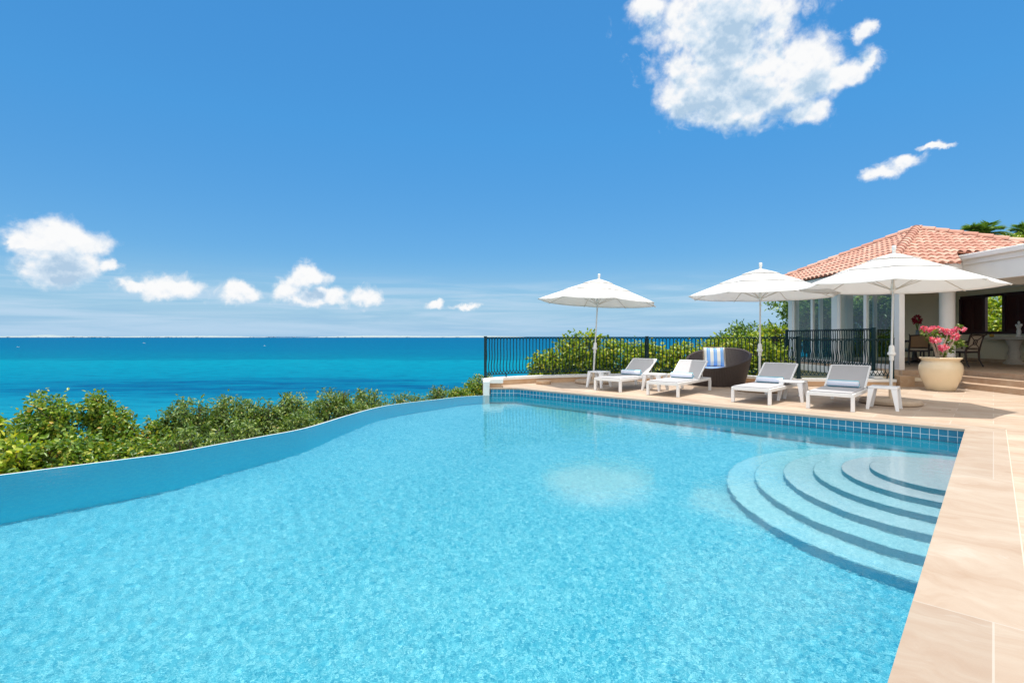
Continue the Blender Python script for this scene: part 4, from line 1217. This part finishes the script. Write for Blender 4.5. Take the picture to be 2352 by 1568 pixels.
    c = MB(); c.lathe([(.2, FZ), (.2, FZ + .08), (.175, FZ + .1), (.172, 2.42), (.19, 2.45), (.22, 2.5), (.22, 2.6)], 36, Matrix.Translation((11.78, 14.05, 0))); P(c, 'column', M['white'], smooth=30)
    # hip roof: real barrel tiles cut along the hips
    x0, x1, y0, y1, ze = 9.15, 15.95, 12.55, 19.65, 2.985
    ap = Vector(((x0 + x1) / 2, (y0 + y1) / 2, 4.53))
    cs = [Vector((x0, y0, ze)), Vector((x1, y0, ze)), Vector((x1, y1, ze)), Vector((x0, y1, ze))]
    def notch(f):                              # the front eave stops where the porch roof butts against it
        n1 = Vector((.90, -.64, 0)).normalized(); p1 = Vector((10.86, 12.55, 0))
        for co, no in ((p1, n1), (Vector((0, 13.45, 0)), Vector((0, 1, 0)))):
            bmesh.ops.bisect_plane(f, geom=f.verts[:] + f.edges[:] + f.faces[:], plane_co=co, plane_no=no)
        dead = [q for q in f.faces if (q.calc_center_median() - p1).dot(n1) > 0 and q.calc_center_median().y < 13.45]
        bmesh.ops.delete(f, geom=dead, context='FACES')
    roof = MB()
    for k in range(4):
        a, b_ = cs[k], cs[(k + 1) % 4]
        u = (b_ - a).normalized(); mid = (a + b_) / 2; up = (ap - mid); Ls = up.length; up.normalize(); nn = u.cross(up); W_ = (b_ - a).length
        face = bmesh.new(); course = .33; pitch = .215
        nr = int(Ls / course) + 1
        for j in range(nr):
            for i in range(int(W_ / pitch) + 1):
                s = i * pitch + pitch / 2
                t0 = j * course - .05; t1 = t0 + course + .07
                ring = []
                for t, rr, lift in ((t0, .088, .045), (t1, .078, .012)):
                    rw = []
                    for q in range(7):
                        an = math.pi * q / 6
                        rw.append(face.verts.new(a + u * (s + rr * math.cos(an)) + up * t + nn * (lift + rr * .8 * math.sin(an))))
                    ring.append(rw)
                for q in range(6): face.faces.new((ring[0][q], ring[0][q + 1], ring[1][q + 1], ring[1][q]))
                # thickness of the tile's lower lip
                lip = [face.verts.new(a + u * (s + .07 * math.cos(math.pi * q / 6)) + up * (t0 + .003) + nn * (.03 + .05 * math.sin(math.pi * q / 6))) for q in range(7)]
                for q in range(6): face.faces.new((ring[0][q + 1], ring[0][q], lip[q], lip[q + 1]))
        for corner, sg in ((a, 1), (b_, -1)):
            hip = (ap - corner); pn = hip.cross(nn).normalized()
            if (mid - corner).dot(pn) > 0: pn = -pn
            bmesh.ops.bisect_plane(face, geom=face.verts[:] + face.edges[:] + face.faces[:], plane_co=corner + nn * .03, plane_no=pn, clear_outer=True)
        if k == 0: notch(face)
        bmesh.ops.recalc_face_normals(face, faces=face.faces[:])
        roof.bm(face)
    ro = P(roof, 'roof', M['roof'], smooth=50)
    bm = bmesh.new(); vv = [bm.verts.new(c + Vector((0, 0, .02))) for c in cs + [ap]]
    for q in ((0, 1, 4), (1, 2, 4), (2, 3, 4), (3, 0, 4)): bm.faces.new([vv[i] for i in q])
    notch(bm); m = MB(); m.bm(bm); P(m, 'roof_deck', M['pan'], ro)
    m = MB(); m.prism([(x0 + .06, y0 + .06), (10.8, y0 + .06), (11.42, 13.45), (x1 - .06, 13.45), (x1 - .06, y1 - .06), (x0 + .06, y1 - .06)], ze - .09, ze); P(m, 'eave_board', M['white'], ro)
    for c in cs:
        hip = MB(); d = ap - c; n = int(d.length / .34); dn = d.normalized(); sd = dn.cross(Vector((0, 0, 1))).normalized(); uu = sd.cross(dn)
        for j in range(n + 1):
            p0, p1 = c + dn * (j * .34 - .04), c + dn * min(d.length + .05, j * .34 + .36)
            va = [p0 + sd * .125 * math.cos(math.pi * q / 8) + uu * (.075 + .115 * math.sin(math.pi * q / 8)) for q in range(9)]
            vb = [p1 + sd * .105 * math.cos(math.pi * q / 8) + uu * (.055 + .10 * math.sin(math.pi * q / 8)) for q in range(9)]
            hip.add(va + vb, [(q, q + 1, 9 + q + 1, 9 + q) for q in range(8)] + [tuple(range(9))[::-1]])
        P(hip, 'hip_cap', M['roof'], ro, smooth=40)
    # white ceiling lamp in the porch
    return root
build_villa()

# ------------------------------------------------------------------ furniture in the porch
def make_chair(back):
    root = thing('dining_chair', 'x', 'dining chair')
    w = .27
    m = MB(); m.box((-w, -.26, .39), (w, .26, .44), bev=.008); m.build('seat_frame', M['dwood'], root)
    m = MB(); m.box((-w + .02, -.25, .44), (w - .02, .24, .50), bev=.02); m.build('seat_cushion', M['cushb'], root, smooth=40)
    for s in (-1, 1):
        l = MB(); l.tube([(s * (w - .02), .25, .40), (s * (w - .01), .26, .2), (s * (w - .01), .29, 0)], [.026, .022, .018], 8); l.build('leg', M['dwood'], root, smooth=40)
        l = MB(); l.tube([(s * (w - .02), -.25, .42), (s * (w - .02), -.27, .2), (s * (w), -.36, 0)], [.028, .024, .02], 8); l.build('leg', M['dwood'], root, smooth=40)
        a = MB(); a.tube([(s * (w - .01), -.33, .72), (s * (w + .03), -.1, .69), (s * (w + .03), .2, .68), (s * (w + .02), .3, .645)], [.022, .024, .026, .024], 8)
        a.tube([(s * (w), .22, .42), (s * (w + .03), .2, .68)], .02, 8); a.build('arm', M['dwood'], root, smooth=40)
    f = MB()
    for s in (-1, 1): f.tube([(s * (w - .02), -.25, .42), (s * (w - .03), -.31, .65), (s * (w - .02), -.38, .88), (s * (w + .02), -.44, .93)], [.028, .026, .024, .016], 8)
    f.tube([(-w, -.385, .89), (0, -.40, .905), (w, -.385, .89)], .022, 8); f.tube([(-w + .02, -.275, .52), (w - .02, -.275, .52)], .018, 8)
    f.tube([(-w + .01, -.2, .17), (w - .01, -.2, .17)], .012, 6)
    f.build('back_frame', M['dwood'], root, smooth=40)
    p = MB(); p.add([(-w + .03, -.27, .52), (w - .03, -.27, .52), (w - .03, -.37, .88), (-w + .03, -.37, .88)], [(0, 1, 2, 3)])
    p.build('back_panel', M['rattan'] if back == 'woven' else M['cushb'], root, solid=.012)
    if back != 'woven':
        x = MB(); c = Vector((0, -.335, .70))
        x.tube([c + Vector((.07 * math.cos(t), -.02 * math.sin(t), .07 * math.sin(t))) for t in np.linspace(0, 2 * math.pi, 21)], .012, 6)
        for sx in (-1, 1):
            for sz in (-1, 1): x.tube([c + Vector((sx * .05, -.014 * sz, sz * .05)), c + Vector((sx * (w - .04), -.05 * sz, sz * .175))], .012, 6)
            x.tube([c + Vector((sx * .05, -.014, .05)), c + Vector((-sx * .05, .014, -.05))], .008, 5)
        x.build('ring_lattice', M['dwood'], root)
    return root
for kind, x, y, rz, label in (('woven', 12.62, 16.2, R(-24), 'dark dining chair with woven rattan back beside the white door post'),
                              ('lattice', 13.02, 15.0, R(14), 'dark dining chair with ring lattice back right of the column'),
                              ('lattice', 14.0, 17.2, R(95), 'dark dining chair on the far side of the table, behind the column')):
    c = make_chair(kind); c.location = (x, y, FZ + .001); c.rotation_euler = (0, 0, rz); tag(c, label, 'dining chair', 'dining chairs in the porch')
def build_porch_things():
    t = thing('dining_table', 'round dark wooden dining table in the shaded porch', 'dining table', (13.15, 16.95, FZ + .001))
    m = MB(); m.lathe([(0, .69), (.56, .69), (.58, .71), (.58, .73), (.57, .74), (0, .74)], 40); m.build('table_top', M['dwood'], t, smooth=30)
    m = MB(); m.lathe([(.30, 0), (.3, .03), (.09, .09), (.06, .3), (.08, .6), (.2, .688)], 24); m.build('pedestal', M['dwood'], t, smooth=40)
    v = thing('vase', 'slim grey vase on the dining table', 'vase', (13.28, 17.0, FZ + .743))
    m = MB(); m.lathe([(.05, 0), (.065, .06), (.05, .22), (.04, .3), (.05, .33), (.044, .33), (.034, .3), (.03, .2)], 20); m.build('vase_body', pmat('grey_glass', (.2, .24, .27), .2), v, smooth=50)
    f = thing('red_bouquet', 'bunch of dark red flowers in the vase on the porch table', 'flowers', (13.28, 17.0, FZ + 1.0))
    rng = np.random.default_rng(9)
    dv = rng.normal(0, 1, (60, 3)); dv /= np.linalg.norm(dv, axis=1, keepdims=True)
    V, F = leaves(rng, (dv * [.11, .11, .10] + [0, 0, .42])[:34], dv[:34], 5, .075, .022, .015, .1); np_mesh('petals', V, F, M['red'], f)
    s = MB()
    for q in dv[:14]: s.tube([(0, 0, .0), (q[0] * .04, q[1] * .04, .2), (q[0] * .11, q[1] * .11, .42 + q[2] * .1)], .005, 5)
    s.build('stems', M['adleaf'], f)
    # stone counter with carved pedestals
    c = thing('stone_counter', 'pale stone counter on carved pedestals under the shutter windows', 'counter', (15.6, 16.1, FZ + .001))
    m = MB(); m.box((-.28, -3.0, .765), (.32, 1.0, .845), bev=.012); m.build('counter_top', M['stonel'], c)
    for y in (0, -2.4):
        m = MB(); m.lathe([(.27, 0), (.28, .05), (.2, .12), (.15, .2), (.17, .34), (.13, .46), (.15, .56), (.2, .68), (.24, .764)], 20, Matrix.Translation((-.02, y, 0)), .85, 1.05); m.build('pedestal', M['stonel'], c, smooth=45)
    k = thing('candelabra', 'white porcelain figure candelabra with two arms on the stone counter', 'candelabra', (15.48, 15.85, FZ + .848))
    m = MB(); m.lathe([(.075, 0), (.08, .02), (.055, .05), (.045, .09), (.06, .14), (.055, .2), (.04, .25), (.062, .3), (.05, .36), (.02, .38), (.024, .4), (.034, .43), (.03, .46), (.012, .49), (0, .495)], 18); m.build('figure', M['porc'], k, smooth=50)
    for s in (-1, 1):
        m = MB(); m.tube([(s * .04 * .5, s * .03, .33), (s * .05, s * .09, .27), (s * .09, s * .15, .27), (s * .11, s * .185, .33)], .011, 7)
        m.lathe([(.012, .32), (.03, .34), (.034, .385), (.02, .4)], 12, Matrix.Translation((s * .11, s * .187, 0))); m.build('arm', M['porc'], k, smooth=50)
    b = MB(); b.lathe([(.03, 0), (.055, .02), (.066, .05), (.05, .085), (.02, .1), (0, .1)], 18); o = b.build('yellow_jar', M['brass'], smooth=50); o.location = (15.42, 16.68, FZ + .848)
    tag(o, 'small yellow jar standing on the stone counter', 'jar')
build_porch_things()

# ------------------------------------------------------------------ planter with flowering plant
def build_planter():
    org = Vector((9.95, 12.05, .002))
    root = thing('planter', 'large round cream glazed planter by the porch steps', 'planter', org)
    m = MB(); m.lathe([(0, 0), (.255, 0), (.27, .012), (.30, .1), (.36, .25), (.40, .40), (.412, .5), (.40, .585), (.375, .635), (.35, .665), (.345, .69), (.365, .715), (.395, .735), (.40, .752), (.385, .765), (.35, .758), (.325, .74), (.315, .69), (.31, .62)], 64)
    m.build('pot', M['pot'], root, smooth=60)
    m = MB(); m.lathe([(.3, .655), (.31, .66), (0, .67)], 32); m.build('soil', M['soil'], root)
    pl = thing('desert_rose', 'pink flowering desert rose with bare forked stems in the cream planter', 'plant', org + Vector((0, 0, .66)))
    z4 = lambda x, y: (.98 * (2080 + x / 7.128), .98 * (720 + y / 7.128))
    rng = np.random.default_rng(21); br = MB(); o = np.array(pl.location)
    fl = [(640, 365, 0, 90), (830, 375, .1, 85), (1000, 405, -.05, 75), (1190, 365, .1, 95), (1120, 490, -.12, 70), (800, 545, -.15, 75), (940, 670, -.2, 75), (1050, 440, .2, 50)]
    gl = [(620, 430, 0), (700, 520, 0), (840, 440, .1), (1230, 320, .1), (1200, 590, -.05), (1240, 620, 0), (1140, 580, 0), (990, 590, .1), (920, 450, .1), (930, 760, -.1), (1010, 460, 0), (1060, 700, 0), (800, 430, 0)]
    petals = []; pf = []; tot = 0
    for x, y, dy, rpx in fl:
        px, py = z4(x, y); Y = 12.05 + dy; c = np.array(at(px, py, Y)) - o; r = rpx * .82 / 7.128 * .98 / 1192 * Y
        n = 20; dv = rng.normal(0, 1, (n, 3)); dv /= np.linalg.norm(dv, axis=1, keepdims=True)
        V, F = leaves(rng, c + dv * [r * .85, r * .8, r * .55], dv, 6, .05, .02, .012, 0.); petals.append(V); pf.append(F + tot); tot += len(V)
        k = Vector((c[0] * .45 + rng.normal(0, .03), c[1] * .5, c[2] * .5))
        br.tube([(c[0] * .12, 0, -.02), (c[0] * .3, c[1] * .3, c[2] * .28), k, (c[0] * .9, c[1], c[2] * .8), tuple(c)], [.045, .032, .022, .014, .008], 8)
    np_mesh('flowers', np.concatenate(petals), np.concatenate(pf), M['pink'], pl)
    cs = []
    for x, y, dy in gl: cs.append(np.array(at(*z4(x, y), 12.05 + dy)) - o)
    cs = np.repeat(np.array(cs), 9, 0) + rng.normal(0, .025, (len(gl) * 9, 3)); dv = rng.normal(0, 1, cs.shape); dv /= np.linalg.norm(dv, axis=1, keepdims=True)
    V, F = leaves(rng, cs, dv, 3, .085, .022, .02, .0); np_mesh('leaves', V, F, M['adleaf'], pl)
    br.build('stems', M['paleb'], pl, smooth=60)
build_planter()
m = MB(); m.box((-.06, -.06, .0), (.06, .06, .006)); o = m.build('drain_cover', M['stone']); o.location = (7.42, 8.86, .002); o.rotation_euler = (0, 0, RZ)
tag(o, 'small dark square drain cover in the paving by the nearest parasol base', 'drain cover')

# ------------------------------------------------------------------ garden trees behind the villa, palms
GARD = [((12.25, 20.9), 3.3, .95, 'dark leafy garden tree seen through the left panes of the pavilion'), ((12.9, 21.6), 3.3, 1.5, 'dark leafy garden tree seen through the middle panes of the pavilion'),
        ((14.8, 21.0), 3.3, 1.5, 'dark leafy garden tree seen through the right panes of the pavilion'), ((16.6, 22.4), 3.2, 1.5, 'dark leafy garden tree behind the pavilion back wall'),
        ((18.6, 19.0), 2.9, 1.4, 'sunlit garden tree seen through the open shutter window'), ((19.0, 16.0), 2.6, 1.4, 'garden tree behind the closed shutters'), ((17.9, 20.6), 2.8, 1.3, 'garden tree beyond the corner of the porch')]
for i, ((x, y), zt, w, label) in enumerate(GARD):
    rng = random.Random(700 + i); lobes = []
    for q in range(9): lobes.append((x + rng.uniform(-.6, .6) * w, y + rng.uniform(-.5, .5) * w, rng.uniform(.3, zt - .6), w * rng.uniform(.45, .7), rng.uniform(.5, .75)))
    lobes.append((x, y, zt - .6, w * .6, .6))
    tree('tree', label, 'tree', (x, y, -.9), lobes, 1100, 8, .15, .042, M['leafC'] if i >= 4 else M['leafD'], 800 + i, .2, 'garden trees behind the villa', trunk_r=.1, inner=.35, spread=.09)
def palm(px, py, Y, n, L, label, seed):
    rng = random.Random(seed); c = Vector(at(px, py, Y)); base = Vector((c.x + .3, c.y, -.8))
    root = thing('palm_tree', label, 'palm', base, group='palms behind the villa roof'); o = c - base
    t = MB(); t.tube([(0, 0, 0), (o.x * .2 + .05, 0, o.z * .5), o], [.16, .13, .10], 10); t.build('trunk', M['bark'], root, smooth=50)
    for k in range(n):
        a = 2 * math.pi * k / n + rng.uniform(-.2, .2); el = rng.uniform(.25, 1.25)
        d = Vector((math.cos(a), math.sin(a), 0)); fr = MB(); N = 22; pts = []
        for i in range(N + 1):
            s = i / N; pts.append(o + d * (L * s * math.cos(el) * (1 - .1 * s)) + Vector((0, 0, L * (s * math.sin(el) - .55 * s * s))))
        fr.tube(pts, [.02 * (1 - .8 * i / N) for i in range(N + 1)], 4)
        side = Vector((-d.y, d.x, 0))
        for i in range(2, N):
            p = pts[i]; tg = (pts[i + 1] - pts[i - 1]).normalized(); ll = L * .34 * math.sin(math.pi * (i / N) ** .8) + .06
            for s in (-1, 1):
                for j in (0, .5):
                    p2 = p.lerp(pts[i + 1], j); e = p2 + (side * s * .75 + tg * .65 + Vector((0, 0, -.25 + rng.uniform(-.15, .15)))).normalized() * ll
                    w_ = tg * .018
                    fr.add([p2 - w_, p2 + w_, p2.lerp(e, .55) + w_ * .9, e, p2.lerp(e, .55) - w_ * .9], [(0, 1, 2, 4), (4, 2, 3)])
        fr.build('frond', M['palm'], root)
palm(2255, 545, 22.0, 20, 1.35, 'green palm crown rising behind the right slope of the tiled roof', 31)
palm(2366, 545, 22.0, 20, 1.4, 'palm cut by the right edge of the frame behind the roof', 32)
x, y, z = at(2318, 560, 22.0)
tree('tree', 'yellow-green round tree top between the two palms behind the roof', 'tree', (x, y, -.8), [(x, y, z - .15, .75, .5), (x + .5, y, z - .2, .6, .5), (x - .5, y, z - .35, .5, .4)], 420, 8, .12, .035, M['leafC'], 77, .2, trunk_r=.09, spread=.07)

# ------------------------------------------------------------------ boats far out
def boat(px, py, label):
    Y = 31.25 * 1192 / (py - 772.5); X = (px - 1176) / 1192 * Y; s = Y / 2600.
    root = thing('boat', label, 'boat', (X, Y, -30), .6, 'small boats on the sea')
    h = MB(); h.prism([(-5 * s, -1.4 * s), (3 * s, -1.4 * s), (6 * s, 0), (3 * s, 1.4 * s), (-5 * s, 1.4 * s)], -.2, 1.1 * s); h.build('hull', M['porc'], root)
    c = MB(); c.box((-2 * s, -1 * s, 1.1 * s), (1.5 * s, 1 * s, 2.3 * s)); c.build('cabin', M['porc'], root)
boat(41, 797, 'tiny white boat on the blue sea at the far left'); boat(331, 788, 'tiny white boat on the blue sea below the low clouds'); boat(608, 794, 'tiny white boat on the blue sea left of the double cloud')
